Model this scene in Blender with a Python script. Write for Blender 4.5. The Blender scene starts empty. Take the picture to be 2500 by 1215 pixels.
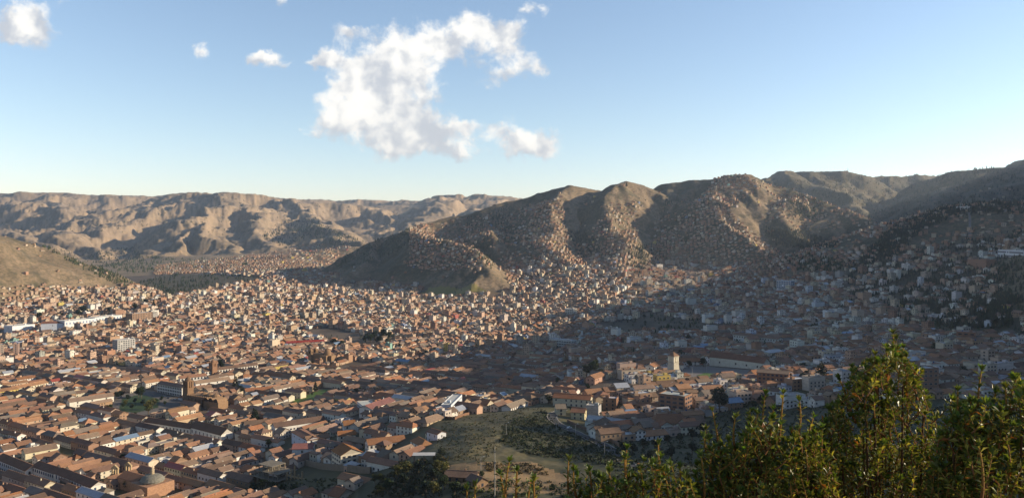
import bpy, math, random
import numpy as np
R = math.radians
SC = bpy.context.scene
COL = SC.collection
random.seed(7)
rng = np.random.default_rng(7)

# ---------------------------------------------------------------- camera
F = 1853.0            # focal length in photo pixels (photo 2500 wide)
CX, HY = 1250.0, 590.0
H = 190.0             # eye height above the valley floor
cam = bpy.data.cameras.new("camera")
cam.sensor_width = 36.0
cam.lens = 36.0 * F / 2500.0
cam.shift_y = -(607.5 - HY) / 2500.0
cam.clip_start = 0.1
cam.clip_end = 80000
camo = bpy.data.objects.new("camera", cam)
COL.objects.link(camo)
camo.location = (0, 0, H)
camo.rotation_euler = (R(90), 0, 0)
SC.camera = camo

def W(px, py, Y):
    return ((px - CX) / F * Y, Y, H - (py - HY) / F * Y)

# ---------------------------------------------------------------- light
SUN_AZ, SUN_EL = 86.0, 18.0      # azimuth clockwise from +Y
sd = (math.sin(R(SUN_AZ)) * math.cos(R(SUN_EL)), math.cos(R(SUN_AZ)) * math.cos(R(SUN_EL)), math.sin(R(SUN_EL)))
sun = bpy.data.lights.new("sun", 'SUN')
sun.energy = 6.5
sun.angle = R(0.5)
sun.color = (1.0, 0.84, 0.62)
suno = bpy.data.objects.new("sun", sun)
COL.objects.link(suno)
from mathutils import Vector
suno.rotation_euler = Vector(sd).to_track_quat('Z', 'Y').to_euler()

SC.view_settings.view_transform = 'Standard'
SC.view_settings.look = 'None'
SC.view_settings.exposure = 0
SC.cycles.volume_bounces = 0
SC.cycles.use_denoising = True
SC.cycles.max_bounces = 5
SC.cycles.diffuse_bounces = 2
SC.cycles.glossy_bounces = 2
SC.cycles.transparent_max_bounces = 8

# ---------------------------------------------------------------- node helpers
class NT:
    def __init__(s, tree):
        s.t = tree; s.n = tree.nodes; s.l = tree.links
    def new(s, typ, **kw):
        n = s.n.new(typ)
        for k, v in kw.items():
            setattr(n, k, v)
        return n
    def put(s, sock, v):
        if isinstance(v, bpy.types.NodeSocket):
            s.l.new(v, sock)
        else:
            sock.default_value = v
    def math(s, op, a, b=0.0, c=0.0, clamp=False):
        n = s.n.new('ShaderNodeMath'); n.operation = op; n.use_clamp = clamp
        s.put(n.inputs[0], a); s.put(n.inputs[1], b); s.put(n.inputs[2], c)
        return n.outputs[0]
    def vmath(s, op, a, b=(0, 0, 0)):
        n = s.n.new('ShaderNodeVectorMath'); n.operation = op
        s.put(n.inputs[0], a)
        if op == 'SCALE': s.put(n.inputs[3], b)
        else: s.put(n.inputs[1], b)
        return n.outputs[1] if op in ('DISTANCE', 'LENGTH', 'DOT_PRODUCT') else n.outputs[0]
    def noise(s, vec, scale, detail=4, rough=0.55, dist=0.0):
        n = s.n.new('ShaderNodeTexNoise')
        s.put(n.inputs['Vector'], vec); n.inputs['Scale'].default_value = scale
        n.inputs['Detail'].default_value = detail; n.inputs['Roughness'].default_value = rough
        n.inputs['Distortion'].default_value = dist
        return n.outputs['Fac']
    def ramp(s, v, lo, hi, a=0.0, b=1.0, smooth=True):
        n = s.n.new('ShaderNodeMapRange'); n.clamp = True
        if smooth: n.interpolation_type = 'SMOOTHSTEP'
        s.put(n.inputs[0], v); n.inputs[1].default_value = lo; n.inputs[2].default_value = hi
        s.put(n.inputs[3], a); s.put(n.inputs[4], b)
        return n.outputs[0]
    def mix(s, f, a, b, mode='MIX'):
        n = s.n.new('ShaderNodeMix'); n.data_type = 'RGBA'; n.blend_type = mode
        s.put(n.inputs[0], f)
        s.put(n.inputs[6], a if isinstance(a, bpy.types.NodeSocket) else (*a, 1)[:4])
        s.put(n.inputs[7], b if isinstance(b, bpy.types.NodeSocket) else (*b, 1)[:4])
        return n.outputs[2]
    def sepxyz(s, v):
        n = s.n.new('ShaderNodeSeparateXYZ'); s.put(n.inputs[0], v); return n.outputs
    def comb(s, x, y, z):
        n = s.n.new('ShaderNodeCombineXYZ')
        s.put(n.inputs[0], x); s.put(n.inputs[1], y); s.put(n.inputs[2], z); return n.outputs[0]
    def attr(s, name):
        n = s.n.new('ShaderNodeAttribute'); n.attribute_name = name; return n.outputs

def material(name):
    m = bpy.data.materials.new(name); m.use_nodes = True
    t = NT(m.node_tree)
    b = m.node_tree.nodes['Principled BSDF']
    b.inputs['Roughness'].default_value = 0.85
    b.inputs['Specular IOR Level'].default_value = 0.2
    return m, t, b

# ---------------------------------------------------------------- world: Nishita sky plus clouds by direction
w = bpy.data.worlds.new("World"); SC.world = w; w.use_nodes = True
t = NT(w.node_tree)
bg = w.node_tree.nodes['Background']
sky = t.new('ShaderNodeTexSky'); sky.sky_type = 'NISHITA'; sky.sun_disc = False
sky.sun_elevation = R(SUN_EL); sky.sun_rotation = R(SUN_AZ)
sky.altitude = 3400; sky.air_density = 1.5; sky.dust_density = 0.7; sky.ozone_density = 2.0
tc = t.new('ShaderNodeTexCoord').outputs['Generated']
x, y, z = t.sepxyz(tc)
yy = t.math('MAXIMUM', y, 0.05)
u = t.math('MULTIPLY', t.math('DIVIDE', x, yy), F / 100)
v = t.math('MULTIPLY', t.math('DIVIDE', z, yy), F / 100)
P0 = t.comb(u, v, 0.0)       # hundreds of photo pixels, measured on the unit sphere around the horizon ahead
nz = t.new('ShaderNodeTexNoise'); t.put(nz.inputs['Vector'], P0)
nz.inputs['Scale'].default_value = 1.6; nz.inputs['Detail'].default_value = 5; nz.inputs['Roughness'].default_value = 0.6
off = t.vmath('SCALE', t.vmath('SUBTRACT', nz.outputs['Color'], (0.5, 0.5, 0.5)), 0.75)
P = t.vmath('ADD', P0, off)
# (px, py, radius x, radius y, strength) in photo pixels
BL = [(15,45,120,62,1.3),(60,80,70,30,1),(1140,75,70,48,1.1),(1215,90,55,40,.95),(1020,95,70,45,1.1),(930,125,80,45,1.05),(1090,125,80,36,.9),
 (870,165,50,24,.75),(985,160,60,42,1.0),(905,205,65,45,1.0),(825,212,34,30,1.15),(945,240,70,45,1.05),(1040,225,48,50,.95),(985,190,50,30,.9),
 (870,270,90,55,1.2),(800,300,55,32,.95),(775,245,22,22,.55),(960,300,90,38,1.05),(1060,310,100,28,1.0),(1140,305,40,20,.85),
 (940,350,110,28,.8),(1050,355,90,32,1.15),(1130,372,50,18,.7),(1270,345,65,36,.95),(1330,345,48,30,1.15),(1230,315,50,28,.7),(1290,372,60,16,.9),
 (1285,160,52,30,.95),(1320,170,22,18,.8),(1230,190,46,28,.55),(1180,208,30,14,.5),(1255,100,34,44,.8),(1195,65,30,20,.5),
 (645,150,45,18,1.3),(625,140,26,18,.95),(800,142,38,26,1.35),(765,155,30,14,1.0),(855,75,38,22,1.25),(492,125,28,26,1.15),(678,5,22,16,1.0),
 (1290,20,28,18,.95),(1338,28,20,20,.9),(1165,160,24,16,.75),(700,160,16,9,.6),(760,325,18,12,.7),(1230,190,40,24,.5),(1110,240,20,30,.4),(910,385,70,10,.5)]
dens = None
for (bx, by, rx, ry, s) in BL:
    dv = t.vmath('SUBTRACT', P, ((bx - CX) / 100, (HY - by) / 100, 0))
    dv = t.vmath('MULTIPLY', dv, (100.0 / rx, 100.0 / ry, 0))
    d = t.vmath('LENGTH', dv)
    g = t.math('MULTIPLY', t.math('POWER', 2.718, t.math('MULTIPLY', t.math('MULTIPLY', d, d), -0.9)), s * .84)
    gy = t.math('MULTIPLY', t.sepxyz(dv)[1], g)
    vert = gy if dens is None else t.math('ADD', vert, gy)
    dens = g if dens is None else t.math('ADD', dens, g)
fine = t.noise(P0, 1.5, 12, 0.68, .25)
dd = t.math('ADD', dens, t.math('MULTIPLY', t.math('SUBTRACT', fine, 0.5), 2.4))
cov = t.ramp(dd, 0.40, 1.25)
Q = t.vmath('ADD', P0, t.vmath('SCALE', off, 0.45))
s1 = t.noise(Q, 1.1, 5, 0.5); s2 = t.noise(t.vmath('ADD', Q, (0.22, 0.20, 0)), 1.1, 5, 0.5)
shade = t.math('ADD', t.math('MULTIPLY', t.math('SUBTRACT', s1, s2), 1.8), t.math('MULTIPLY', t.math('SUBTRACT', t.noise(Q, .55, 3, .5), 0.5), 1.2))
shade = t.math('ADD', shade, t.math('MULTIPLY', t.math('SUBTRACT', fine, 0.5), .5))
shade = t.math('ADD', shade, t.math('MULTIPLY', t.math('DIVIDE', vert, t.math('ADD', dens, .15)), .34))
cl = t.ramp(shade, -0.36, 0.30)
ccol = t.mix(cl, (6.2, 6.6, 7.3), (11.6, 11.4, 10.9))
skc = t.mix(1.0, sky.outputs[0], t.mix(t.ramp(y, .40, .75), (1.05, 1.03, 1.08), (2.28, 2.10, 2.04)), 'MULTIPLY')
skc = t.mix(t.ramp(z, 0.0, 0.16, 1, 0), skc, t.mix(1.0, skc, (1.0, .96, 1.05), 'MULTIPLY'))
front = t.ramp(y, 0.1, 0.3)
fac = t.math('MULTIPLY', t.math('MULTIPLY', cov, 0.93), front)
out = t.mix(fac, skc, ccol)
t.l.new(out, bg.inputs[0]); bg.inputs[1].default_value = 0.1

# ---------------------------------------------------------------- noise in numpy
_perm = rng.permutation(256); _perm = np.concatenate([_perm, _perm])
_ga = rng.random(256) * 2 * np.pi; _gx, _gy = np.cos(_ga), np.sin(_ga)
def pnoise(x, y):
    xi = np.floor(x).astype(np.int64); yi = np.floor(y).astype(np.int64)
    xf = x - xi; yf = y - yi
    uu = xf * xf * xf * (xf * (xf * 6 - 15) + 10); vv = yf * yf * yf * (yf * (yf * 6 - 15) + 10)
    def g(ix, iy, dx, dy):
        h = _perm[(_perm[ix & 255] + iy) & 255]
        return _gx[h] * dx + _gy[h] * dy
    a = g(xi, yi, xf, yf); b = g(xi + 1, yi, xf - 1, yf)
    c = g(xi, yi + 1, xf, yf - 1); d = g(xi + 1, yi + 1, xf - 1, yf - 1)
    return (a + (b - a) * uu) * (1 - vv) + (c + (d - c) * uu) * vv
def fbm(x, y, sc, o=4, rough=0.5):
    s = 0; a = 1.0; f = 1.0 / sc
    for i in range(o):
        s = s + a * pnoise(x * f + 13.7 * i, y * f - 7.1 * i); a *= rough; f *= 2.03
    return s
def ridged(x, y, sc, o=4):
    s = 0; a = 1.0; f = 1.0 / sc
    for i in range(o):
        s = s + a * (0.5 - np.abs(pnoise(x * f + 3.7 * i, y * f + 9.1 * i)) * 1.6); a *= 0.5; f *= 2.1
    return s
# ---------------------------------------------------------------- terrain
uf = np.arange(-0.72, 0.7201, 0.0014)
UG = np.concatenate([np.linspace(-1.25, -0.725, 45), uf, np.linspace(0.725, 2.2, 110)])
VG = np.concatenate([np.exp(np.linspace(math.log(1.0), math.log(330), 130))[:-1],
                     np.exp(np.linspace(math.log(330), math.log(4000), 640))[:-1],
                     np.exp(np.linspace(math.log(4000), math.log(17000), 260))])
UU, VV = np.meshgrid(UG, VG)          # rows = forward distance
XX = UU * VV; YY = VV

A = [(0,1215,565),(500,1215,565),(-300,1215,600),(350,985,889),(0,900,1130),(0,985,889),(600,1100,690),(300,800,1560),(0,800,1620),(600,720,2200),(200,740,1950),(900,690,2500),
 (1050,710,2200),(700,640,3600),(1200,1000,770),(1250,900,1060),(1000,900,1100),(1250,800,1480),(1250,700,2200),(900,800,1550),(1500,800,1380),(1650,908,800),(1780,905,800),(1480,940,730),(1380,960,730),
 (1700,850,1030),(1600,760,1500),(1600,700,2000),(1600,660,2350),(1300,660,2300),(2300,800,1060),(2300,850,870),(2300,960,600),(2000,900,780),(2000,800,1180),(2000,700,1650),(1900,700,1750),
 (2300,700,1380),(2300,640,1500),(2480,640,1450),(2480,800,1000),(2480,950,620),(2700,700,1200),(2700,900,700),
 (1290,1000,640),(1160,1015,640),(1200,1150,430),(1350,1150,430),(1075,1108,475),(1060,1018,630),(960,1100,570),(850,1150,530),(700,1180,560),(700,1080,690),(900,1000,800),(1100,975,790),
 (1500,1100,480),(1600,1090,500),(1400,1030,610),(1500,985,680),(1650,1040,600),(1800,1000,640),(1850,960,690),(1950,1000,600),(2100,1000,560),
 (1200,1215,370),(1000,1180,440),(800,1215,500),(400,1215,565),(1600,1215,350),(2000,1215,340),(2400,1215,330),(2400,1080,450)]
A += [(500,615,5200),(500,603,6200),(500,550,7200),(500,500,8400),(900,600,5200),(900,582,6000),(900,538,7500),(100,625,4800),(100,598,6300),(100,548,7600),(1100,552,7000),(1100,500,8400),(-200,540,7600),(1500,520,8000)]
pts = [W(*a) for a in A]
# hillside under the viewpoint, sides and far valley floor
for uu_ in (-1.0, -0.5, -0.1, 0.3, 0.7, 1.6):
    for yv, zv in ((3, 187.6), (12, 182), (40, 166), (100, 136), (200, 104)):
        pts.append((uu_ * yv, yv, zv - (10 if uu_ < 0 else 0) * (yv / 200)))
pts += [(-600, 330, 30), (-330, 330, 45), (-150, 330, 62), (-2600, 2600, 40), (-1500, 1300, 10), (-1100, 800, 5), (-2500, 4500, 60), (-1000, 4500, 70), (500, 4000, 120), (2500, 4500, 200),
        (4000, 8000, 400), (0, 14000, 500), (-8000, 14000, 500), (8000, 14000, 500), (700, 500, 60), (1500, 1000, 110), (330, 330, 55), (2600, 2000, 220)]
pts = np.array(pts, float)
def mp(X, Y):
    return np.stack([X / Y * 1.6, np.log(Y) * 0.9], -1)
cp = mp(pts[:, 0], pts[:, 1])
def phi(d): return np.where(d > 0, d * d * np.log(d + 1e-9), 0)
n = len(cp)
K = phi(np.linalg.norm(cp[:, None] - cp[None], axis=2)) + np.eye(n) * 0.002
Pm = np.c_[np.ones(n), cp]
M = np.block([[K, Pm], [Pm.T, np.zeros((3, 3))]])
sol = np.linalg.solve(M, np.r_[pts[:, 2], np.zeros(3)])
Zb = sol[n] + sol[n + 1] * (UU * 1.6) + sol[n + 2] * (np.log(VV) * 0.9)
mu, mv = UU * 1.6, np.log(VV) * 0.9
for i in range(n):
    d2 = (mu - cp[i, 0]) ** 2 + (mv - cp[i, 1]) ** 2
    Zb += sol[i] * 0.5 * d2 * np.log(d2 + 1e-12)
Zb = np.clip(Zb, -5, 640)
_i3 = int(np.searchsorted(VG, 330))
prof = np.interp(VG, [1, 4, 12, 40, 100, 200, 330], [188.3, 186.6, 181, 163, 130, 97, 70])
Z3 = Zb[_i3].copy()
for i in range(_i3):
    Zb[i] = prof[i] + (Z3 - 70) * (VG[i] / 330) ** 2

# ridges: (points, flank slope, rounding radius, spur spec or None)
RID = []
def ridge(pl, s, r=40, spur=None, img=True):
    RID.append(([W(*p) for p in pl] if img else list(pl), s, r, spur))
# nearer range right of centre
ridge([(830,650,2750),(900,592,2900),(1000,555,3000),(1100,525,3100),(1200,500,3150),(1300,480,3200),(1340,466,3150),(1390,452,3100),(1430,462,3150),(1460,466,3200),(1530,440,3000),(1575,450,3050),(1600,472,3200),(1640,452,3200),(1700,440,3150),(1790,427,3000),(1850,447,3000),(1920,460,2950),(2000,492,2800),(2080,517,2650),(2170,557,2450)], .72, 22, (150, 330, .46, .5))
ridge([(1390,452,3100),(1350,495,2920),(1330,545,2720),(1330,590,2550),(1400,650,2300)], .66, 14, (120, 150, .48, .6))
ridge([(1530,440,3000),(1495,500,2780),(1485,560,2600),(1510,620,2380),(1530,680,2120)], .66, 14, (120, 150, .48, .6))
ridge([(1790,427,3000),(1740,480,2780),(1745,530,2620),(1830,590,2380),(1945,660,2100)], .62, 14, (120, 160, .46, .6))
ridge([(1920,460,2950),(1900,510,2720),(1960,560,2520),(2010,610,2350),(2060,650,2250)], .60, 14, (120, 160, .44, .6))
ridge([(2000,492,2800),(2090,580,2450),(2120,640,2200)], .60, 14, (120, 160, .44, .6))
ridge([(1000,555,3000),(1030,575,2650),(1110,592,2420),(1160,620,2250),(1195,662,2110)], .66, 12, (90, 100, .50, .7))
ridge([(900,592,2900),(900,625,2650),(850,660,2500)], .60, 14, (120, 160, .44, .6))
ridge([(1200,500,3150),(1190,555,2850),(1230,610,2600)], .62, 14, (120, 160, .46, .6))
ridge([(1660,450,3200),(1620,520,2850),(1640,600,2500)], .62, 14, (120, 160, .46, .6))
# left hill
ridge([(-260,515,2050),(-100,548,2180),(0,577,2260),(100,602,2310),(200,642,2360),(300,682,2420),(385,716,2480)], .52, 30, (170, 160, .40, .45))
# right hill
ridge([(2040,655,1950),(2150,602,1950),(2230,545,1950),(2330,507,1900),(2420,503,1850),(2500,495,1850),(2700,430,1850)], .36, 40, (300, 300, .26, .4))
# upper right background
ridge([(1760,470,5000),(1850,440,4800),(1900,414,4700),(1960,421,4800),(2020,408,4700),(2080,427,4900),(2200,428,5200),(2280,430,5300),(2400,440,5400)], .62, 40, (300, 700, .38, .5))
ridge([(2200,480,4300),(2290,434,4100),(2330,421,4000),(2400,416,3900),(2500,401,3700),(2700,370,3500)], .6, 30, (280, 600, .38, .5))
ridge([(1900,414,4700),(2040,470,4000),(2120,540,3400)], .6, 25, (240, 380, .4, .5))
ridge([(2400,416,3900),(2280,480,3400),(2200,560,2900)], .6, 25, (240, 380, .4, .5))
ridge([(2500,401,3700),(2480,450,3000),(2380,490,2600)], .6, 25, (240, 380, .4, .5))
# far left mountains
ridge([(-400,472,9800),(-100,470,9500),(100,467,9300),(200,474,9300),(350,478,9600),(430,474,9800),(600,478,9900),(800,487,10500),(950,490,10500),(1050,487,10000),(1105,476,9000),(1150,484,9300),(1200,477,8800),(1240,481,9000),(1300,490,9300),(1500,500,9500)], .42, 90, (800, 1900, .20, .55))
ridge([(400,479,9000),(500,473,7800),(560,475,7500),(620,480,7600),(700,486,7800),(900,498,8200)], .48, 50, (520, 1300, .22, .6))
ridge([(560,476,7500),(545,500,6700),(470,530,6100),(440,560,5700),(330,620,5000)], .68, 30, (300, 450, .42, .5))
ridge([(470,530,6100),(520,570,5500),(585,625,4800)], .7, 25, (240, 330, .45, .5))
ridge([(440,560,5700),(430,600,5100),(410,640,4650)], .7, 25, (220, 300, .45, .5))
ridge([(700,486,7800),(760,520,6600),(800,560,5600),(890,590,4900)], .65, 30, (320, 500, .4, .5))
ridge([(640,500,7000),(620,560,5800),(700,610,4900)], .55, 35, (420, 700, .27, .6))
ridge([(-100,500,8200),(60,500,7800),(190,520,7000),(150,560,6000),(220,600,5300)], .6, 35, (380, 600, .36, .55))
ridge([(190,520,7000),(330,530,6700),(250,560,6000)], .6, 35, (380, 600, .36, .55))
ridge([(-200,540,6500),(0,560,5800),(120,590,5200)], .6, 35, (380, 600, .36, .55))
ridge([(900,498,8200),(960,530,6800),(930,560,6000)], .6, 35, (380, 600, .36, .55))
ridge([(1105,476,9000),(1060,510,7200),(1000,545,6000)], .6, 35, (380, 600, .36, .55))
ridge([(1240,481,9000),(1180,510,7200),(1130,530,6000)], .6, 35, (380, 600, .36, .55))
ridge([(560,640,4500),(700,625,4300),(860,600,4600)], .25, 50, None)
# unseen high ground past the right edge, its crest shaped to throw the evening shadow
SH = [(330,60,75),(450,60,60),(560,60,42),(640,110,30),(720,120,30),(830,150,38),(900,-20,26),(1000,-120,20),(1150,-110,20),(1300,-90,26),(1420,40,34),(1550,190,45),(1750,330,62),(2000,480,85),(2300,700,130),(2600,1000,220),(3000,1200,330),(3800,1350,440),(4800,1900,520)]
ea = []
for (yv, xb, zb) in SH:
    xr = 0.76 * yv + 420
    ea.append((xr, yv + (xr - xb) * math.cos(R(SUN_AZ)) / math.sin(R(SUN_AZ)), zb + math.tan(R(SUN_EL)) / math.sin(R(SUN_AZ)) * (xr - xb)))
_e2 = []; _r3 = random.Random(4)
for a, b in zip(ea[:-1], ea[1:]):
    n_ = max(1, int(math.hypot(b[0] - a[0], b[1] - a[1]) / 45))
    for i in range(n_):
        f_ = i / n_; _e2.append(tuple(a[k_] + (b[k_] - a[k_]) * f_ + (_r3.gauss(-10, 27) if k_ == 2 else 0) for k_ in range(3)))
ridge(_e2, .85, 8, None, img=False)

rr = random.Random(11)
def ridge_all():
    out = []
    def add(p0, p1, s, r): out.append((p0, p1, s, r))
    for pl, s, r, sp in RID:
        for a, b in zip(pl[:-1], pl[1:]): add(a, b, s, r)
        if not sp: continue
        step, ln, sl, jit = sp
        side = 1
        for a, b in zip(pl[:-1], pl[1:]):
            L = math.hypot(b[0] - a[0], b[1] - a[1]); k = max(1, round(L / step))
            tx, ty = (b[0] - a[0]) / L, (b[1] - a[1]) / L
            for i in range(k):
                for side in (-1, 1):
                    if rr.random() < .2: continue
                    f = (i + rr.random()) / k
                    p = [a[j] + (b[j] - a[j]) * f for j in range(3)]; p[2] -= rr.random() * 6 * step / 200
                    ang = math.atan2(ty, tx) + side * R(rr.uniform(50, 95)); q = p
                    LL = ln * rr.uniform(.5, 1.25)
                    for _ in range(3):
                        nx = q[0] + math.cos(ang) * LL / 3; ny = q[1] + math.sin(ang) * LL / 3
                        q2 = (nx, ny, q[2] - sl * rr.uniform(.7, 1.25) * LL / 3)
                        add(q, q2, s * 1.12, r * .5)
                        if rr.random() < .7:
                            a2 = ang + rr.choice((-1, 1)) * R(rr.uniform(40, 75)); l2 = LL * .3
                            add(q2, (q2[0] + math.cos(a2) * l2, q2[1] + math.sin(a2) * l2, q2[2] - sl * 1.1 * l2), s * 1.15, r * .3)
                        q = q2; ang += R(rr.uniform(-25, 25))
    return out
SEG = ridge_all()
wx = fbm(XX, YY, 380, 5) * 85; wy = fbm(XX + 5000, YY, 380, 5) * 85
farw = np.clip((YY - 3200) / 3000, 0, 1)
wsc = (np.clip((YY - 1200) / 1500, 0, 1) + farw * 1.5) * np.clip(1 - (UU - .72) / .05, 0.15, 1)
XW = XX + wx * wsc; YW = YY + wy * wsc
Zr = np.full_like(Zb, -1e9)
for (a, b, s, r) in SEG:
    zm = max(a[2], b[2]); rad = (zm - 0) / s + 80
    y0, y1 = min(a[1], b[1]) - rad - 100, max(a[1], b[1]) + rad + 100
    i0, i1 = np.searchsorted(VG, [max(y0, 1), y1]); i0 = max(0, i0 - 1)
    if i1 <= i0: continue
    yn = max(y0, 60.0)
    c = [(min(a[0], b[0]) - rad - 100), (max(a[0], b[0]) + rad + 100)]
    us = [c[0] / yn, c[0] / y1, c[1] / yn, c[1] / y1]
    j0, j1 = np.searchsorted(UG, [min(us), max(us)])
    if j1 <= j0: continue
    xs = XW[i0:i1, j0:j1]; ys = YW[i0:i1, j0:j1]
    dx, dy = b[0] - a[0], b[1] - a[1]; L2 = dx * dx + dy * dy + 1e-6
    tt = np.clip(((xs - a[0]) * dx + (ys - a[1]) * dy) / L2, 0, 1)
    d = np.hypot(xs - a[0] - tt * dx, ys - a[1] - tt * dy)
    d = np.sqrt(d * d + r * r) - r
    zz = a[2] + (b[2] - a[2]) * tt - s * d
    # flanks ease off toward the foot
    np.maximum(Zr[i0:i1, j0:j1], zz, out=Zr[i0:i1, j0:j1])
k = 14.0
dz = np.clip((Zr - Zb) / k, -30, 30)
ZZ = Zb + k * np.log1p(np.exp(dz))
hill = np.clip((Zr - Zb) / 40, 0, 1)
inv = np.clip(1 - (UU - .7) / .05, 0.0, 1)
ZZ += hill * inv * fbm(XW, YW, 150, 5, .5) * 9 * (1 + 0.9 * farw)
f2 = np.clip((YY - 4700) / 1800, 0, 1) * (1 - .65 * np.clip((YY - 8000) / 1200, 0, 1)) * inv
ZZ += f2 * ((ridged(XX + wx * 3, YY + wy * 3, 2000, 5) - .55) * 125)
hill = np.maximum(hill, np.clip((YY - 4900) / 400, 0, 1))
ZZ += fbm(XX, YY, 60, 4) * 1.6 * np.clip(YY / 300, 0, 1) * (.4 + hill)
# grassy hill relief
gh = np.exp(-(((UU + .0) / .13) ** 2) - ((YY - 480) / 170) ** 2)
ZZ += gh * fbm(XX, YY, 35, 4) * 3

def tz(x, y):
    x = np.asarray(x, float); y = np.asarray(y, float)
    u_ = np.clip(x / y, UG[0] + 1e-6, UG[-1] - 1e-6); y_ = np.clip(y, VG[0] + 1e-6, VG[-1] - 1e-3)
    j = np.clip(np.searchsorted(UG, u_) - 1, 0, len(UG) - 2); i = np.clip(np.searchsorted(VG, y_) - 1, 0, len(VG) - 2)
    fu = (u_ - UG[j]) / (UG[j + 1] - UG[j]); fv = (y_ - VG[i]) / (VG[i + 1] - VG[i])
    return (ZZ[i, j] * (1 - fu) + ZZ[i, j + 1] * fu) * (1 - fv) + (ZZ[i + 1, j] * (1 - fu) + ZZ[i + 1, j + 1] * fu) * fv
import bisect
_UL, _VL = UG.tolist(), VG.tolist()
def gs(G, x_, y_):
    u_ = min(max(x_ / y_, _UL[0] + 1e-6), _UL[-1] - 1e-6); y_ = min(max(y_, _VL[0] + 1e-6), _VL[-1] - 1e-3)
    j = bisect.bisect_left(_UL, u_) - 1; i = bisect.bisect_left(_VL, y_) - 1
    fu = (u_ - _UL[j]) / (_UL[j + 1] - _UL[j]); fv = (y_ - _VL[i]) / (_VL[i + 1] - _VL[i])
    it = G.item
    return (it(i, j) * (1 - fu) + it(i, j + 1) * fu) * (1 - fv) + (it(i + 1, j) * (1 - fu) + it(i + 1, j + 1) * fu) * fv
def tzs(x_, y_): return gs(ZZ, x_, y_)
_ys = np.exp(np.linspace(math.log(250), math.log(12000), 3000))
def at(px, py):
    """where the sight line through a photo pixel meets the ground"""
    u_ = (px - CX) / F
    zl = H - (py - HY) / F * _ys
    zt = tz(u_ * _ys, _ys)
    h_ = np.nonzero(zt >= zl)[0]
    if len(h_) == 0: return None
    yv = _ys[h_[0]]
    return (u_ * yv, yv, float(tz(u_ * yv, yv)))
def pix(x, y, z):
    return CX + F * x / y, HY - F * (z - H) / y
def grid_mesh(name, X, Y, Z, attrs=None):
    nr, nc = X.shape
    me = bpy.data.meshes.new(name)
    co = np.stack([X, Y, Z], -1).reshape(-1, 3).astype(np.float32)
    idx = np.arange(nr * nc).reshape(nr, nc)
    q = np.stack([idx[:-1, :-1], idx[:-1, 1:], idx[1:, 1:], idx[1:, :-1]], -1).reshape(-1, 4)
    me.vertices.add(len(co)); me.vertices.foreach_set('co', co.ravel())
    me.loops.add(q.size); me.loops.foreach_set('vertex_index', q.ravel().astype(np.int32))
    me.polygons.add(len(q)); me.polygons.foreach_set('loop_start', np.arange(0, q.size, 4, dtype=np.int32))
    me.polygons.foreach_set('use_smooth', np.ones(len(q), bool))
    me.update(calc_edges=True)
    for k_, v_ in (attrs or {}).items():
        a_ = me.color_attributes.new(k_, 'FLOAT_COLOR', 'POINT'); a_.data.foreach_set('color', v_.astype(np.float32).ravel())
    return me

# zone masks: r = town, g = woodland and painted slope shade, b = olive grass nearby
PXG = CX + F * UU; PYG = HY - F * (ZZ - H) / YY
def inpoly(px, py, poly):
    px = np.asarray(px, float); py = np.asarray(py, float)
    r_ = np.zeros(px.shape, bool); n_ = len(poly)
    for i in range(n_):
        x0, y0 = poly[i]; x1, y1 = poly[(i + 1) % n_]
        c = ((y0 > py) != (y1 > py)); dy = (y1 - y0) or 1e-9
        r_ ^= c & (px < (x1 - x0) * (py - y0) / dy + x0)
    return r_
zone = np.zeros(XX.shape + (4,)); zone[..., 3] = 1
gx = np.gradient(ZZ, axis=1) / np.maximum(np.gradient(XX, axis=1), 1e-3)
veg_and_shade = hill * np.clip(gx * 2.2, 0, 1) * .75 + hill * (YY < 4500) * .15  # scrub colour also paints shade onto slopes turned away from the sun
px_g, py_g = PXG, PYG
for poly_, a_ in (([(1830,430),(2600,370),(2600,560),(2180,560),(2000,500)], .7), ([(1500,1060),(1700,1050),(1760,1000),(1850,960),(2100,985),(2600,960),(2600,1400),(1380,1400),(1380,1180),(1500,1140)], .95), ([(1230,1040),(1330,1000),(1390,1050),(1500,1095),(1540,1130),(1480,1150),(1300,1115),(1220,1085)], .8), ([(880,1140),(1060,1120),(1085,1190),(1400,1210),(1400,1400),(860,1400)], .7),  # first outline paints the far right range dark, as in shade
                  ([(1480,790),(1600,768),(1830,800),(1700,815),(1500,812)], .35), ([(2150,740),(2500,730),(2500,830),(2200,810)], .8), ([(2060,640),(2200,540),(2330,500),(2500,500),(2500,740),(2080,720)], .7)):
    veg_and_shade = np.maximum(veg_and_shade, inpoly(px_g, py_g, poly_) * (YY > 150) * a_)
veg_and_shade = np.maximum(veg_and_shade, inpoly(px_g, py_g, [(330,690),(420,668),(560,672),(660,676),(620,688),(560,697),(480,714),(400,728),(375,708)]) * (YY > 2000) * .6)  # paints the canyon's shadow into the ground under its trees
zone[..., 1] = veg_and_shade
zone[..., 2] = (YY < 720) * 1.0
zone[..., 0] = np.clip((1 - hill * 1.5), 0, 1) * (YY > 520) * (YY < 3000)
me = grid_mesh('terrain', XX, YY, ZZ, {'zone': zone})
m, t, b = material('dry_hill_grass')
pos = t.new('ShaderNodeNewGeometry').outputs['Position']
n1 = t.noise(pos, .004, 5, .6); n2 = t.noise(pos, .02, 6, .65); n3 = t.noise(pos, .13, 5, .7)
c = t.mix(t.ramp(n1, .40, .66), (.39, .28, .18), (.27, .20, .125))
c = t.mix(t.ramp(n2, .47, .66, 0, .85), c, (.125, .11, .065))
c = t.mix(t.ramp(n3, .42, .62, 0, .55), c, (.075, .075, .04))
zr, zg, zb_ = [o for o in t.new('ShaderNodeSeparateColor').outputs]
sc_ = t.n[-1]; t.l.new(t.attr('zone')[0], sc_.inputs[0])
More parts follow.
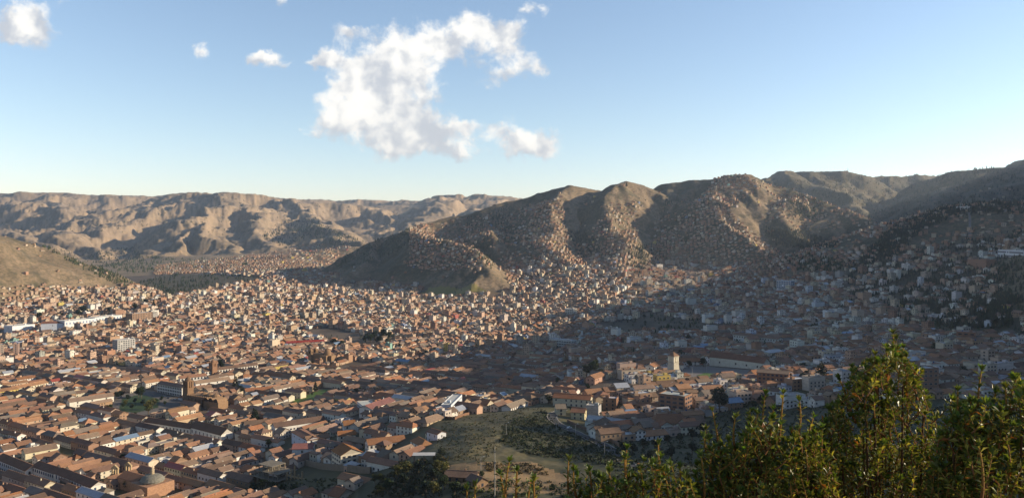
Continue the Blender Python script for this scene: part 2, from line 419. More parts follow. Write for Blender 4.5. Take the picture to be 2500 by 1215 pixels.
c = t.mix(zr, c, t.mix(t.ramp(n2, .4, .6), (.10, .08, .06), (.17, .13, .095)))
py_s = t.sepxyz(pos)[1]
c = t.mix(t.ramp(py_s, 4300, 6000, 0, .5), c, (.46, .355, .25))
c = t.mix(t.math('MULTIPLY', zb_, .8), c, t.mix(t.ramp(n2, .4, .6), (.13, .12, .055), (.075, .075, .036)))
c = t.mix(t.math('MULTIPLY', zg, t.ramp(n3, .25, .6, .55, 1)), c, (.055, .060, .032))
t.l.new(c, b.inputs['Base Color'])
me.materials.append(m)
ground = bpy.data.objects.new('ground', me); COL.objects.link(ground); ground['kind'] = 'structure'

def haze():
    me = bpy.data.meshes.new('haze')
    import bmesh
    bm = bmesh.new(); bmesh.ops.create_cube(bm, size=1)
    for v_ in bm.verts: v_.co = Vector((v_.co.x * 44000, v_.co.y * 44000, v_.co.z * 1100 + 220))
    bm.to_mesh(me); bm.free()
    m = bpy.data.materials.new('haze'); m.use_nodes = True
    nt = m.node_tree; nt.nodes.remove(nt.nodes['Principled BSDF'])
    vs = nt.nodes.new('ShaderNodeVolumeScatter'); vs.inputs['Color'].default_value = (.66, .80, 1, 1)
    vs.inputs['Density'].default_value = HAZE; vs.inputs['Anisotropy'].default_value = .4
    nt.links.new(vs.outputs[0], nt.nodes['Material Output'].inputs['Volume'])
    me.materials.append(m)
    o = bpy.data.objects.new('haze', me); COL.objects.link(o); o['kind'] = 'structure'
HAZE = 1.0 / 22000
haze()
# ---------------------------------------------------------------- mesh builder
class MB:
    """collects faces; colour and uv travel with each face; alpha 1 = painted rows of small windows on far houses"""
    def __init__(s): s.v = []; s.f = []; s.m = []; s.c = []; s.u = []
    def face(s, ps, mat=0, col=(.5, .5, .5), a=0.0, uv=None):
        n0 = len(s.v); s.v.extend(ps); k_ = len(ps); s.f.append(tuple(range(n0, n0 + k_))); s.m.append(mat)
        s.c.append((col[0], col[1], col[2], a)); s.u.append(uv or ((0, 0),) * k_)
    def wall(s, a, b, z0, z1, mat=0, col=(.5, .5, .5), al=0.0, z0b=None):
        L = math.hypot(b[0] - a[0], b[1] - a[1]); h_ = z1 - z0
        o_ = (a[0] * 7.3 + a[1] * 3.1) % 50 // 1 * 3.2
        s.face([(a[0], a[1], z0), (b[0], b[1], z0), (b[0], b[1], z1), (a[0], a[1], z1)], mat, col, al, ((o_, 0), (o_ + L, 0), (o_ + L, h_), (o_, h_)))
    def box(s, fr, x0, x1, y0, y1, z0, z1, mat=0, col=(.5, .5, .5), al=0.0, top=None, tmat=None, bottom=False):
        P = [fr(x0, y0), fr(x1, y0), fr(x1, y1), fr(x0, y1)]
        for i in range(4): s.wall(P[i], P[(i + 1) % 4], z0, z1, mat, col, al)
        s.face([(p[0], p[1], z1) for p in P], mat if tmat is None else tmat, top or col)
        if bottom: s.face([(p[0], p[1], z0) for p in P[::-1]], mat, col)
    def slab(s, ps, th, mat, col, uvs=None):
        """a sloped sheet with thickness: ps counterclockwise from above"""
        s.face(ps, mat, col, 0, uvs)
        lo = [(p[0], p[1], p[2] - th) for p in ps]
        for i in range(len(ps)):
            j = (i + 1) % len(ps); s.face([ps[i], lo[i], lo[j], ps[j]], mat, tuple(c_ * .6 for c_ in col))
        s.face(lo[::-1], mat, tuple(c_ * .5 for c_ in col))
    def gable(s, fr, L, D, z, rh, ov, mat, col, wmat, wcol, hip=0.0, thin=False):
        """ridge along local x; eave at z"""
        x0, x1, y0, y1 = -L / 2 - ov, L / 2 + ov, -D / 2 - ov, D / 2 + ov
        ze = z - ov * rh / (D / 2); zt = z + rh; hx = hip * D / 2
        e = [fr(x0, y0) + (ze,), fr(x1, y0) + (ze,), fr(x1, y1) + (ze,), fr(x0, y1) + (ze,)]
        r0 = fr(x0 + hx, 0) + (zt,); r1 = fr(x1 - hx, 0) + (zt,)
        sl = math.hypot(D / 2 + ov, zt - ze)
        u4 = ((x0, 0), (x1, 0), (x1 - hx, sl), (x0 + hx, sl))
        add = (lambda ps, uv: s.face(ps, mat, col, 0, uv)) if thin else (lambda ps, uv: s.slab(ps, .3, mat, col, uv))
        add([e[0], e[1], r1, r0], u4); add([e[2], e[3], r0, r1], u4)
        if hip > 0:
            add([e[1], e[2], r1], ((0, 0), (D, 0), (D / 2, sl))); add([e[3], e[0], r0], ((0, 0), (D, 0), (D / 2, sl)))
        else:
            for xx, q in ((-L / 2, 1), (L / 2, -1)):
                a = fr(xx, -D / 2) + (z,); b = fr(xx, D / 2) + (z,); c = fr(xx, 0) + (zt - (.3 if not thin else 0),)
                s.face([b, a, c] if q > 0 else [a, b, c], wmat, wcol)
    def build(s, name, mats, parent=None, loc=None):
        me = bpy.data.meshes.new(name)
        if not s.v: return None
        co = np.array(s.v, np.float64)
        if loc is not None: co = co - np.array(loc)
        co = co.astype(np.float32)
        ln = np.array([len(f_) for f_ in s.f], np.int32); idx = np.concatenate([np.array(f_) for f_ in s.f]).astype(np.int32) if len(s.f) < 1000 else np.arange(len(s.v), dtype=np.int32)
        me.vertices.add(len(co)); me.vertices.foreach_set('co', co.ravel())
        me.loops.add(len(idx)); me.loops.foreach_set('vertex_index', idx)
        me.polygons.add(len(ln)); me.polygons.foreach_set('loop_start', np.concatenate([[0], np.cumsum(ln)[:-1]]).astype(np.int32))
        me.polygons.foreach_set('material_index', np.array(s.m, np.int32))
        me.update(calc_edges=True)
        ca = me.color_attributes.new('col', 'FLOAT_COLOR', 'CORNER')
        ca.data.foreach_set('color', np.repeat(np.array(s.c, np.float32), ln, axis=0).ravel())
        uvl = me.uv_layers.new(name='UVMap'); uvl.data.foreach_set('uv', np.array([q for u_ in s.u for q in u_], np.float32).ravel())
        for m_ in mats: me.materials.append(m_)
        o = bpy.data.objects.new(name, me); COL.objects.link(o)
        if parent is not None: o.parent = parent
        if loc is not None and parent is None: o.location = loc
        return o

def frame(cx, cy, az):
    """local x axis points along azimuth az (degrees clockwise from +Y); local y is to its left"""
    a = R(90 - az); ca, sa = math.cos(a), math.sin(a)
    return lambda x_, y_: (cx + x_ * ca - y_ * sa, cy + x_ * sa + y_ * ca)
def thing(name, label, cat, loc, group=None, kind=None):
    o = bpy.data.objects.new(name, None); COL.objects.link(o); o.empty_display_size = 2
    o.location = loc; o['label'] = label; o['category'] = cat
    if group: o['group'] = group
    if kind: o['kind'] = kind
    return o
def tag(o, label, cat, group=None, kind=None):
    o['label'] = label; o['category'] = cat
    if group: o['group'] = group
    if kind: o['kind'] = kind
    return o

# ---------------------------------------------------------------- materials
def m_wall():
    m, t, b = material('plaster_and_brick')
    at_ = t.attr('col'); pos = t.new('ShaderNodeNewGeometry').outputs['Position']
    uv = t.new('ShaderNodeTexCoord').outputs['UV']; ux, uy, _ = t.sepxyz(uv)
    n1 = t.noise(pos, .35, 4, .6); n2 = t.noise(pos, 2.2, 3, .6)
    c = t.mix(t.ramp(n1, .4, .75, 0, .4), at_[0], t.mix(1, at_[0], (.62, .55, .48), 'MULTIPLY'))
    c = t.mix(t.ramp(n2, .4, .7, 0, .25), c, t.mix(1, c, (.7, .66, .6), 'MULTIPLY'))
    # rain-stained foot of the wall
    c = t.mix(t.ramp(uy, 0.2, 1.6, .35, 0), c, (.12, .10, .085))
    cu = t.math('DIVIDE', ux, 3.2); cv = t.math('DIVIDE', uy, 2.9)
    fu, fv = t.math('FRACT', cu), t.math('FRACT', cv)
    wn = t.new('ShaderNodeTexWhiteNoise'); t.put(wn.inputs['Vector'], t.comb(t.math('FLOOR', cu), t.math('FLOOR', cv), t.math('FLOOR', t.math('MULTIPLY', at_[3] if False else ux, 0))))
    win = t.math('MULTIPLY', t.math('MULTIPLY', t.math('GREATER_THAN', fu, .28), t.math('LESS_THAN', fu, .70)), t.math('MULTIPLY', t.math('GREATER_THAN', fv, .30), t.math('LESS_THAN', fv, .78)))
    win = t.math('MULTIPLY', win, t.math('GREATER_THAN', wn.outputs['Value'], .22))
    win = t.math('MULTIPLY', win, at_[3] if len(at_) > 3 else 1.0)
    slabl = t.math('MULTIPLY', t.math('LESS_THAN', fv, .08), at_[3])
    c = t.mix(t.math('MULTIPLY', slabl, .5), c, (.25, .24, .22))
    c = t.mix(win, c, (.035, .04, .05))
    t.l.new(c, b.inputs['Base Color'])
    t.put(b.inputs['Roughness'], t.ramp(win, 0, 1, .9, .35))
    return m
def m_roof():
    m, t, b = material('clay_roof_tiles')
    at_ = t.attr('col'); pos = t.new('ShaderNodeNewGeometry').outputs['Position']
    uv = t.new('ShaderNodeTexCoord').outputs['UV']; ux, uy, _ = t.sepxyz(uv)
    n1 = t.noise(pos, .12, 4, .6); n2 = t.noise(pos, 1.1, 4, .65)
    n3 = t.noise(t.comb(t.math('MULTIPLY', ux, 2.5), t.math('MULTIPLY', uy, .25), 0), 1.0, 3, .6)
    c = t.mix(t.ramp(n1, .35, .7, 0, .55), at_[0], t.mix(1, at_[0], (.62, .66, .72), 'MULTIPLY'))
    c = t.mix(t.ramp(n2, .45, .7, 0, .55), c, t.mix(1, c, (.55, .58, .55), 'MULTIPLY'))
    c = t.mix(t.ramp(n3, .5, .75, 0, .4), c, t.mix(1, c, (1.3, 1.2, 1.1), 'MULTIPLY'))
    row = t.math('SINE', t.math('MULTIPLY', ux, 2 * math.pi / .42))
    c = t.mix(t.ramp(row, -1, 1, .25, 0), c, (.03, .02, .015))
    t.l.new(c, b.inputs['Base Color'])
    bp = t.new('ShaderNodeBump'); bp.inputs['Strength'].default_value = .5; bp.inputs['Distance'].default_value = .25
    t.put(bp.inputs['Height'], t.math('ADD', n2, t.math('MULTIPLY', row, .25))); t.l.new(bp.outputs[0], b.inputs['Normal'])
    return m
def m_plain(name, rough=.6, metal=0.0, spec=.3, ns=.6, amt=.3):
    m, t, b = material(name)
    at_ = t.attr('col'); pos = t.new('ShaderNodeNewGeometry').outputs['Position']
    n1 = t.noise(pos, ns, 4, .6)
    t.l.new(t.mix(t.ramp(n1, .35, .7, 0, amt), at_[0], t.mix(1, at_[0], (.45, .42, .40), 'MULTIPLY')), b.inputs['Base Color'])
    b.inputs['Roughness'].default_value = rough; b.inputs['Metallic'].default_value = metal; b.inputs['Specular IOR Level'].default_value = spec
    return m
M_WALL = m_wall(); M_ROOF = m_roof(); M_TIN = m_plain('weathered_sheet_metal', .45, .15, .4); M_FLAT = m_plain('flat_roof_concrete', .9)
M_GLASS = m_plain('dark_window_glass', .2, 0, .5, .3, .2); M_STONE = m_plain('brown_andesite_stone', .9, 0, .2, .9, .55); M_WOOD = m_plain('painted_wood', .6)
M_LEAF = m_plain('foliage', .7, 0, .2, .7, .5); M_BARK = m_plain('bark', .9); M_METAL = m_plain('painted_metal', .4, .3, .4)
M_ROAD = m_plain('asphalt', .85, 0, .2, .3, .4)
MATS = [M_WALL, M_ROOF, M_TIN, M_FLAT]
CREAM = (.68, .60, .46); WHITE = (.80, .78, .73); BRICK = (.42, .25, .17); TAN = (.54, .41, .30); ADOBE = (.36, .24, .16); GREYW = (.45, .44, .42)
def rcol(c_, j=.08, g=None):
    k_ = 1 + rr.uniform(-j, j); return tuple(max(.01, min(.9, x_ * k_ * (1 + rr.uniform(-.04, .04)))) for x_ in c_)
def tilecol():
    return rcol(rr.choice([(.41, .225, .14), (.38, .21, .135), (.33, .20, .14), (.46, .25, .14), (.27, .18, .13), (.36, .245, .175), (.24, .155, .11), (.44, .21, .11), (.30, .24, .19)]), .2)
# ---------------------------------------------------------------- where the town stands
U_AZ = 32.0
BBX = []
BLOCK = []      # world polygons kept free for landmarks, squares, roads
def block_px(*pp):
    q = [at(*p)[:2] for p in pp]; BLOCK.append(q)
    BBX.append((min(p[0] for p in q), max(p[0] for p in q), min(p[1] for p in q), max(p[1] for p in q)))
def blocked(x_, y_, pad=0):
    for pl, bb in zip(BLOCK, BBX):
        if not (bb[0] <= x_ <= bb[1] and bb[2] <= y_ <= bb[3]): continue
        r_ = False; n_ = len(pl)
        for i in range(n_):
            x0, y0 = pl[i]; x1, y1 = pl[(i + 1) % n_]
            if (y0 > y_) != (y1 > y_) and x_ < (x1 - x0) * (y_ - y0) / (y1 - y0) + x0: r_ = not r_
        if r_: return True
    return False
HOLES = {}      # coarse cells of (x, y, radius)
def hole(x_, y_, r_):
    for i in range(int((x_ - r_ - 12) // 40), int((x_ + r_ + 12) // 40) + 1):
        for j in range(int((y_ - r_ - 12) // 40), int((y_ + r_ + 12) // 40) + 1): HOLES.setdefault((i, j), []).append((x_, y_, r_))

class Wing:
    """one landmark wing: its seen wall stands on the ground between two photo points"""
WINGS = []
def wing(pa, pb, depth, h, name, label, roofc=None, wallc=WHITE, rh=None, style='gable', cat='building', floors=2, wcol=(.05, .05, .06), wstep=4.0, wsz=(1.3, 1.7), flip=False, hip=0.0, group=None, roofm=1, z0=None, arc=False):
    a = at(*pa); b = at(*pb)
    L = math.hypot(b[0] - a[0], b[1] - a[1]); az = math.degrees(math.atan2(b[0] - a[0], b[1] - a[1]))
    # away side: left of a->b when going left to right on screen
    az_n = az - 90
    nx, ny = math.sin(R(az_n)), math.cos(R(az_n))
    if nx * a[0] + ny * a[1] < 0: nx, ny = -nx, -ny
    if flip: nx, ny = -nx, -ny
    cx, cy = (a[0] + b[0]) / 2 + nx * depth / 2, (a[1] + b[1]) / 2 + ny * depth / 2
    zz = min(a[2], b[2]) if z0 is None else z0
    WINGS.append(dict(c=(cx, cy, zz), L=L, D=depth, az=az, h=h, name=name, label=label, roofc=roofc, wallc=wallc, rh=rh, style=style, cat=cat, floors=floors, wcol=wcol, wstep=wstep, wsz=wsz, hip=hip, group=group, roofm=roofm, arc=arc))
    k_ = max(1, int(L / (depth * .8)))
    f_ = frame(cx, cy, az)
    for i in range(k_):
        q = f_(-L / 2 + (i + .5) * L / k_, 0); hole(q[0], q[1], depth * .62)
def clear_of(x_, y_, r_):
    for hx, hy, hr in HOLES.get((int(x_ // 40), int(y_ // 40)), ()):
        if (hx - x_) ** 2 + (hy - y_) ** 2 < (hr + r_) ** 2: return False
    return True

# free ground, as photo outlines projected onto the terrain
block_px((1062,1035),(1120,1012),(1330,985),(1345,1010),(1385,1040),(1500,1090),(1540,1130),(1540,1214),(880,1214),(900,1160),(955,1140),(1050,1110))
block_px((1500,1085),(1680,1062),(1740,1010),(1830,985),(1900,1000),(2080,985),(2499,985),(2499,1214),(1500,1214))
block_px((255,1010),(285,965),(345,945),(395,955),(470,985),(420,1000),(340,1022))           # San Francisco square
block_px((1655,915),(1660,893),(1735,893),(1890,905),(1830,922),(1700,928))                     # square beside the white tower
block_px((610,1195),(760,1145),(880,1150),(860,1175),(760,1214),(600,1214))                     # unfinished site
block_px((1005,722),(1040,700),(1190,700),(1180,716),(1120,722))                                # playing field
block_px((700,980),(790,945),(830,950),(780,985),(730,995))                                     # lawn in the cloister
block_px((1345,1010),(1372,1005),(1400,1030),(1510,1085),(1540,1120),(1500,1120),(1380,1050))   # road
block_px((700,805),(820,800),(960,835),(900,850),(800,830))
block_px((1440,790),(1600,770),(1830,800),(1700,812),(1500,812))                                # bare slope
block_px((2180,780),(2350,790),(2420,800),(2500,780),(2500,825),(2300,815))
block_px((850,545),(1000,545),(1000,640),(870,640))
BARE = len(BLOCK)

CITY_HILL = [
 ([(0,700),(100,694),(200,700),(300,698),(395,718),(420,745),(300,775),(0,800)], .85, 0, 3000),
 ([(1000,572),(1060,570),(1140,590),(1200,640),(1165,666),(1000,655),(965,615)], .95, 0, 3000),
 ([(950,560),(1100,540),(1250,560),(1260,600),(1130,600),(1050,590),(960,600)], .5, 0, 3200),
 ([(1295,500),(1375,480),(1378,560),(1430,625),(1290,612)], .95, 0, 3400),
 ([(1050,545),(1300,500),(1300,620),(1230,650),(1200,605)], .4, 0, 3200),
 ([(1230,645),(1300,600),(1450,595),(1560,560),(1540,660),(1500,705),(1240,700)], .95, 0, 3000),
 ([(1440,570),(1490,495),(1570,490),(1545,620),(1420,620)], .7, 0, 3200),
 ([(1580,600),(1720,470),(1750,430),(1800,425),(1870,448),(1780,510),(1840,570),(1905,615),(1955,658),(1800,690),(1580,690)], .95, 0, 3200),
 ([(1870,448),(1945,465),(2175,550),(1990,560),(1880,545),(1870,490)], .55, 0, 3200),
 ([(1600,540),(1700,500),(1690,600),(1590,640)], .45, 0, 3200),
 ([(2050,662),(2200,570),(2330,512),(2500,505),(2500,810),(2050,730)], .32, 0, 2200),
 ([(370,690),(380,650),(700,612),(720,600),(890,585),(830,640),(700,668),(560,672)], .85, 3000, 6500),
]
def inp(px, py, poly):
    r_ = False; n_ = len(poly)
    for i in range(n_):
        x0, y0 = poly[i]; x1, y1 = poly[(i + 1) % n_]
        if (y0 > py) != (y1 > py) and px < (x1 - x0) * (py - y0) / (y1 - y0) + x0: r_ = not r_
    return r_
CANYON = [(300,680),(420,664),(560,672),(660,678),(620,688),(560,697),(480,714),(400,728),(375,708)]
def dens_at(x_, y_, z_, hl):
    px_, py_ = pix(x_, y_, z_)
    if not (-60 < px_ < 2560) or py_ > 1300: return 0
    for pl, d_, y0, y1 in CITY_HILL:
        if y0 <= y_ <= y1 and inp(px_, py_, pl): return d_
    if y_ > 1700 and inp(px_, py_, CANYON): return 0
    if y_ > 2350 and px_ < 1000 and not (470 < px_ and py_ > 650): return 0
    if px_ > 1480 and 1000 < y_ < 2300: return .84 if pnoise(np.array(x_ / 130.), np.array(y_ / 130.)) > -.22 else .25
    if hl < .22 and y_ < 3000: return .93
    if y_ > 3000: return 0
    return .03
# ---------------------------------------------------------------- landmarks as wings (seen wall between two photo points)
LW = [
 # pa, pb, depth, h, name, label, kw
 ((384,957),(444,969),10,11.5,'arcaded_school','white three-storey arcaded block facing the dark square of trees',dict(floors=3,wstep=3.4,wsz=(1.8,2.2),rh=2.6,arc=True)),
 ((500,922),(630,903),10,8.5,'arcaded_cloister_wing','long white two-storey arcaded wing behind the brown stone church, its arches catching the sun',dict(floors=2,wstep=4,wsz=(2.2,2.4),rh=2.6,arc=True)),
 ((440,938),(505,930),9,8,'arcaded_cloister_wing','short white arcaded wing just behind the church bell tower',dict(floors=2,wstep=3.8,wsz=(2.0,2.2),rh=2.6,arc=True)),
 ((478,950),(562,938),9,7.5,'long_cloister_roof_wing','plain cream wing running behind the domed chapels of the brown church',dict(rh=2.8,wstep=9)),
 ((600,970),(672,962),9,7.5,'white_cloister_wing','low white wing with few windows at the near end of the green cloister lawn',dict(rh=2.8,wstep=9,wallc=(.72,.68,.58))),
 ((672,966),(746,948),9,8.0,'white_cloister_wing','bright white wing with small red signs beside the cloister lawn',dict(rh=2.6,wstep=6,wallc=(.78,.76,.70))),
 ((672,1062),(795,1030),11,7.0,'long_gallery_house','very long white house with a row of square windows under one straight tiled roof',dict(rh=3.2,wstep=3.2,wsz=(1.5,1.3),floors=1)),
 ((598,1056),(672,1040),10,7,'white_tiled_house','white house with a lighter annexe left of the very long gallery house',dict(rh=3,wstep=9)),
 ((464,1060),(540,1078),13,7.5,'black_roofed_chapel','white chapel-like hall with tall narrow windows, dark tiled roof and sunlit gable',dict(rh=5.0,wstep=6,wsz=(1.0,2.6),floors=1,roofc=(.20,.12,.08))),
 ((352,1042),(464,1061),10,6.5,'shaded_street_wing','long white wing in shade with evenly spaced doors along the street below the square',dict(rh=3.2,wstep=5,wsz=(1.2,2.2),floors=1,roofc=(.24,.14,.09))),
 ((170,996),(278,980),10,7.0,'sunlit_white_wing','bright white windowless wing facing the sun beside the square of trees',dict(rh=3,wstep=14,wallc=(.8,.78,.7))),
 ((0,972),(45,963),12,8,'yellow_painted_building','yellow painted two-storey building at the left edge of the town',dict(rh=2.2,wallc=(.70,.55,.18),wstep=4)),
 ((46,962),(118,945),11,7.5,'cream_tiled_building','cream two-storey building continuing the yellow one towards the square',dict(rh=2.4,wallc=(.72,.66,.50),wstep=4)),
 ((-10,1146),(62,1170),11,9.5,'balconied_street_house','arcaded street house with dark balconies at the far left corner of the plaza',dict(rh=3.2,floors=2,wstep=3.6,wsz=(1.6,2.4),arc=True,roofc=(.26,.14,.085))),
 ((62,1128),(140,1112),12,8,'corner_balcony_house','pale yellow corner house with its long wall in full sun above the shaded street',dict(rh=3,wallc=(.72,.66,.47),wstep=8)),
 ((78,1166),(132,1180),11,9.5,'blue_window_house','white street house with blue-framed doors and arches in the shade',dict(rh=3,floors=2,wstep=3.4,wsz=(1.5,2.2),wcol=(.03,.07,.16),arc=True,roofc=(.25,.14,.09))),
 ((134,1184),(222,1212),11,9.5,'blue_window_house','long white street house with tall blue windows and wooden balconies',dict(rh=3,floors=2,wstep=4.2,wsz=(1.3,2.6),wcol=(.03,.07,.15),roofc=(.26,.14,.09))),
 ((146,1190),(170,1200),3,7,'dark_balcony_gallery','row of dark closed wooden balconies under the eaves of the shaded street',dict(rh=.8,floors=2,wstep=2,wsz=(1.2,1.8),wallc=(.08,.05,.035))),
 ((872,1004),(906,1016),14,9,'white_hotel_front','white flat-topped front with two rows of dark windows left of a pinkish roof',dict(style='flat',floors=2,wstep=3.2,wsz=(1.7,1.5),wallc=(.8,.8,.8))),
 ((906,1016),(965,993),14,7.5,'pink_roofed_hall','long white hall with a faded pink-red roof beside the white hotel front',dict(rh=3.0,roofc=(.34,.16,.14),wstep=14)),
 ((810,1140),(832,1144),17,12,'ochre_roofed_apartments','tall white apartment house with a bright orange tiled roof and small dark windows',dict(rh=4.0,floors=4,wstep=3.6,wsz=(1.9,1.3),roofc=(.44,.19,.07),wallc=(.76,.70,.56))),
 ((713,1124),(762,1110),14,9,'pink_roofed_white_house','white house with a sky-blue painted patch and a pinkish roof above the unfinished site',dict(rh=2.6,floors=2,wstep=8,wallc=(.78,.78,.78),roofc=(.42,.18,.15))),
 ((712,1082),(750,1092),13,9.5,'bluish_white_building','bluish white rendered building with one small window row, in front of the orange-roofed house',dict(rh=2.0,floors=2,wstep=9,wsz=(1.2,1.2),wallc=(.66,.70,.80))),
 ((750,1092),(805,1072),9,6,'cream_annexe','cream annexe with a ragged tiled roof joined to the bluish white building',dict(rh=2.4,wstep=6,roofc=(.35,.22,.14))),
 ((840,1060),(868,1052),11,8,'orange_roofed_row_house','cream row house with two orange roofs stepped one above the other',dict(rh=3,floors=2,wstep=4,roofc=(.42,.2,.09))),
 ((826,1084),(868,1070),9,7,'green_walled_house','house with a turquoise green garden wall and a bright orange roof',dict(rh=2.6,floors=2,wstep=4,roofc=(.44,.2,.09),wallc=(.70,.66,.55))),
 ((900,1110),(990,1072),10,7,'long_orange_roofed_row','long stepped row house with orange roof and gallery windows sloping along the hill',dict(rh=3,floors=2,wstep=3.4,roofc=(.38,.19,.10))),
 ((1002,1098),(1029,1093),9,6,'small_orange_roofed_house','small cream house with bright orange hipped roof beside the grassy slope',dict(rh=2.8,hip=.9,wstep=5,roofc=(.46,.23,.11))),
 ((1042,1078),(1068,1074),8,7,'white_shed_house','little bluish white house on the edge of the grassy field',dict(rh=1.6,wallc=(.72,.75,.80),wstep=5,wsz=(.8,1.4))),
 ((1101,1008),(1128,1000),9,13,'tall_blue_trimmed_house','tall narrow white house with pale blue trim standing above the tiled roofs',dict(style='flat',floors=4,wstep=3,wsz=(1.0,1.2),wallc=(.70,.76,.84))),
 ((700,846),(792,840),16,6,'long_red_roofed_market','low market hall with one long bright red roof',dict(rh=2.5,roofc=(.42,.06,.045),wstep=6)),
 ((30,818),(85,808),26,17,'white_factory_hall','large white windowless factory hall at the left end of the white row',dict(style='flat',wstep=30,wallc=(.78,.80,.84))),
 ((100,812),(157,807),26,18,'white_factory_hall','pale blue-white factory hall under a low red roof in the middle of the white row',dict(rh=3,wstep=30,wallc=(.68,.74,.84),roofc=(.33,.15,.09))),
 ((158,808),(232,795),24,19,'white_school_block','white block with vertical blue window bands',dict(style='flat',floors=2,wstep=7,wsz=(2.6,4.0),wcol=(.2,.3,.5),wallc=(.8,.8,.82))),
 ((232,795),(298,783),22,16,'white_school_block','white lower block ending the white row at a brick hall',dict(style='flat',floors=2,wstep=7,wsz=(2.4,3.4),wcol=(.2,.3,.5),wallc=(.8,.8,.8))),
 ((287,862),(330,856),18,21,'grey_apartment_block','pale grey six-storey apartment block with rows of balconies',dict(style='flat',floors=6,wstep=3.6,wsz=(2.2,1.7),wallc=(.60,.60,.58))),
 ((323,790),(372,782),20,20,'ribbed_brick_tower_block','brown concrete block with vertical ribs rising above the mid-town',dict(style='flat',floors=5,wstep=4,wsz=(1.6,2.6),wallc=(.36,.25,.18))),
 ((1563,903),(1600,893),10,5.5,'church_nave','low white church nave with orange tiles behind the white bell tower',dict(rh=3.2,wstep=20,roofc=(.44,.22,.11))),
 ((1597,910),(1633,896),10,6.5,'white_portico_building','white building with a rounded end and arches left of the white bell tower',dict(rh=2.6,wstep=7,roofc=(.42,.21,.11))),
 ((1532,893),(1562,902),9,4.5,'tiled_parish_house','white gabled house with orange tiled roof below the church nave',dict(rh=3,wstep=8,roofc=(.42,.22,.12))),
 ((1656,892),(1712,890),9,4.5,'tiled_parish_wing','low wing with orange tiles right behind the white bell tower',dict(rh=3,wstep=9,roofc=(.40,.2,.11))),
 ((1732,892),(1782,896),13,10,'white_convent','long cream convent wall with small windows and a heavy brown tiled roof, left half',dict(rh=5,floors=1,wstep=13,wsz=(1.5,1.8),wallc=(.68,.66,.56),roofc=(.24,.125,.085))),
 ((1782,896),(1864,903),13,9,'white_convent','right half of the cream convent with an arched stone doorway and buttresses',dict(rh=4.6,floors=1,wstep=11,wsz=(1.5,1.8),wallc=(.68,.67,.58),roofc=(.26,.13,.085))),
 ((1660,868),(1735,868),22,5,'dark_red_roofed_hall','wide hall with a dark red hipped roof behind the white bell tower',dict(rh=5.5,hip=1.2,roofc=(.30,.12,.08),wstep=8)),
 ((1608,1003),(1672,1011),17,14.5,'brick_hostel','big brown brick hostel with open galleries on four floors and a peeling white side wall',dict(style='flat',floors=4,wstep=4.5,wsz=(3.3,1.7),wallc=(.33,.19,.125))),
 ((1848,945),(1925,943),14,14,'red_brick_flats','red brick flats with a raised middle floor and orange roof edge',dict(rh=2,floors=4,wstep=3.6,wsz=(1.9,1.5),wallc=(.36,.18,.11))),
 ((1598,1048),(1680,1046),17,5.5,'wide_tiled_hall','low hall with a very wide plain tiled roof on the edge of the dark ravine',dict(rh=5,hip=.4,wstep=9,wallc=(.52,.42,.28),roofc=(.33,.17,.095))),
 ((1394,1022),(1427,1026),9,6.5,'small_yellow_house','small pale yellow house with two windows below the bend of the road',dict(rh=2.6,floors=2,wstep=4,wallc=(.62,.56,.36))),
 ((1358,1012),(1382,1014),9,6,'small_cream_house','small cream house with a steep roof right at the bend of the road',dict(rh=2.8,floors=2,wstep=4,wallc=(.62,.57,.42))),
 ((1430,1016),(1461,1019),9,9,'grey_block_house','square grey block house with flat white roof edge',dict(style='flat',floors=3,wstep=7,wsz=(.6,.6),wallc=(.46,.46,.46))),
 ((1356,958),(1448,956),10,6.5,'blue_trimmed_terrace','white terrace with a blue painted left end and a row of dark doors',dict(rh=2.8,floors=1,wstep=4.5,wsz=(1.3,2.0),roofc=(.34,.2,.13),wallc=(.66,.64,.56))),
 ((1350,990),(1440,996),11,7.5,'orange_roofed_terrace','cream terrace with orange roofs standing above the bend of the road',dict(rh=3,floors=2,wstep=4.5,roofc=(.42,.19,.10),wallc=(.62,.57,.44))),
 ((1472,1000),(1505,1003),11,10,'brick_cube_house','square brick house with a grey sheet roof corner catching the sun',dict(style='flat',floors=3,wstep=5,wallc=(.34,.19,.12))),
 ((1790,980),(1826,972),9,10,'cream_three_storey_house','cream three-storey house with square windows standing on the ravine edge',dict(style='flat',floors=3,wstep=4,wallc=(.66,.62,.48))),
 ((1876,978),(1900,978),9,9,'white_narrow_house','narrow white house with a dark roof in the shaded ravine',dict(rh=2,floors=2,wstep=3.6,wallc=(.70,.72,.74))),
 ((2216,965),(2292,958),14,20,'brick_tower_flats','tall brick flats with a yellow stair panel half hidden behind the big shrub',dict(style='flat',floors=6,wstep=4,wsz=(2.4,1.4),wallc=(.36,.22,.16))),
 ((2248,838),(2282,838),14,12,'pale_brick_house','pale brick house with one sunlit wall at the edge of the dark field',dict(style='flat',floors=3,wstep=4,wallc=(.40,.27,.19))),
 ((2335,836),(2382,836),14,13,'brick_house_with_canopy','brick house with a light projecting roof slab over its open top floor',dict(style='flat',floors=3,wstep=5,wsz=(3.2,1.6),wallc=(.35,.19,.13))),
 ((1962,850),(2040,852),12,4,'pale_roofed_pavilion','low pavilion with a pale sheet roof catching a little sun',dict(style='flat',wstep=6,wallc=(.62,.52,.42))),
 ((1896,707),(1930,706),16,19,'blue_glass_block','blue-white glass fronted block standing alone above the terraces of the hillside',dict(style='flat',floors=5,wstep=3.5,wsz=(2.6,2.6),wcol=(.08,.18,.30),wallc=(.72,.78,.86))),
 ((2334,514),(2366,512),14,8,'white_hilltop_building','white building on the crest of the right hill',dict(style='flat',floors=2,wstep=5,wallc=(.80,.80,.80))),
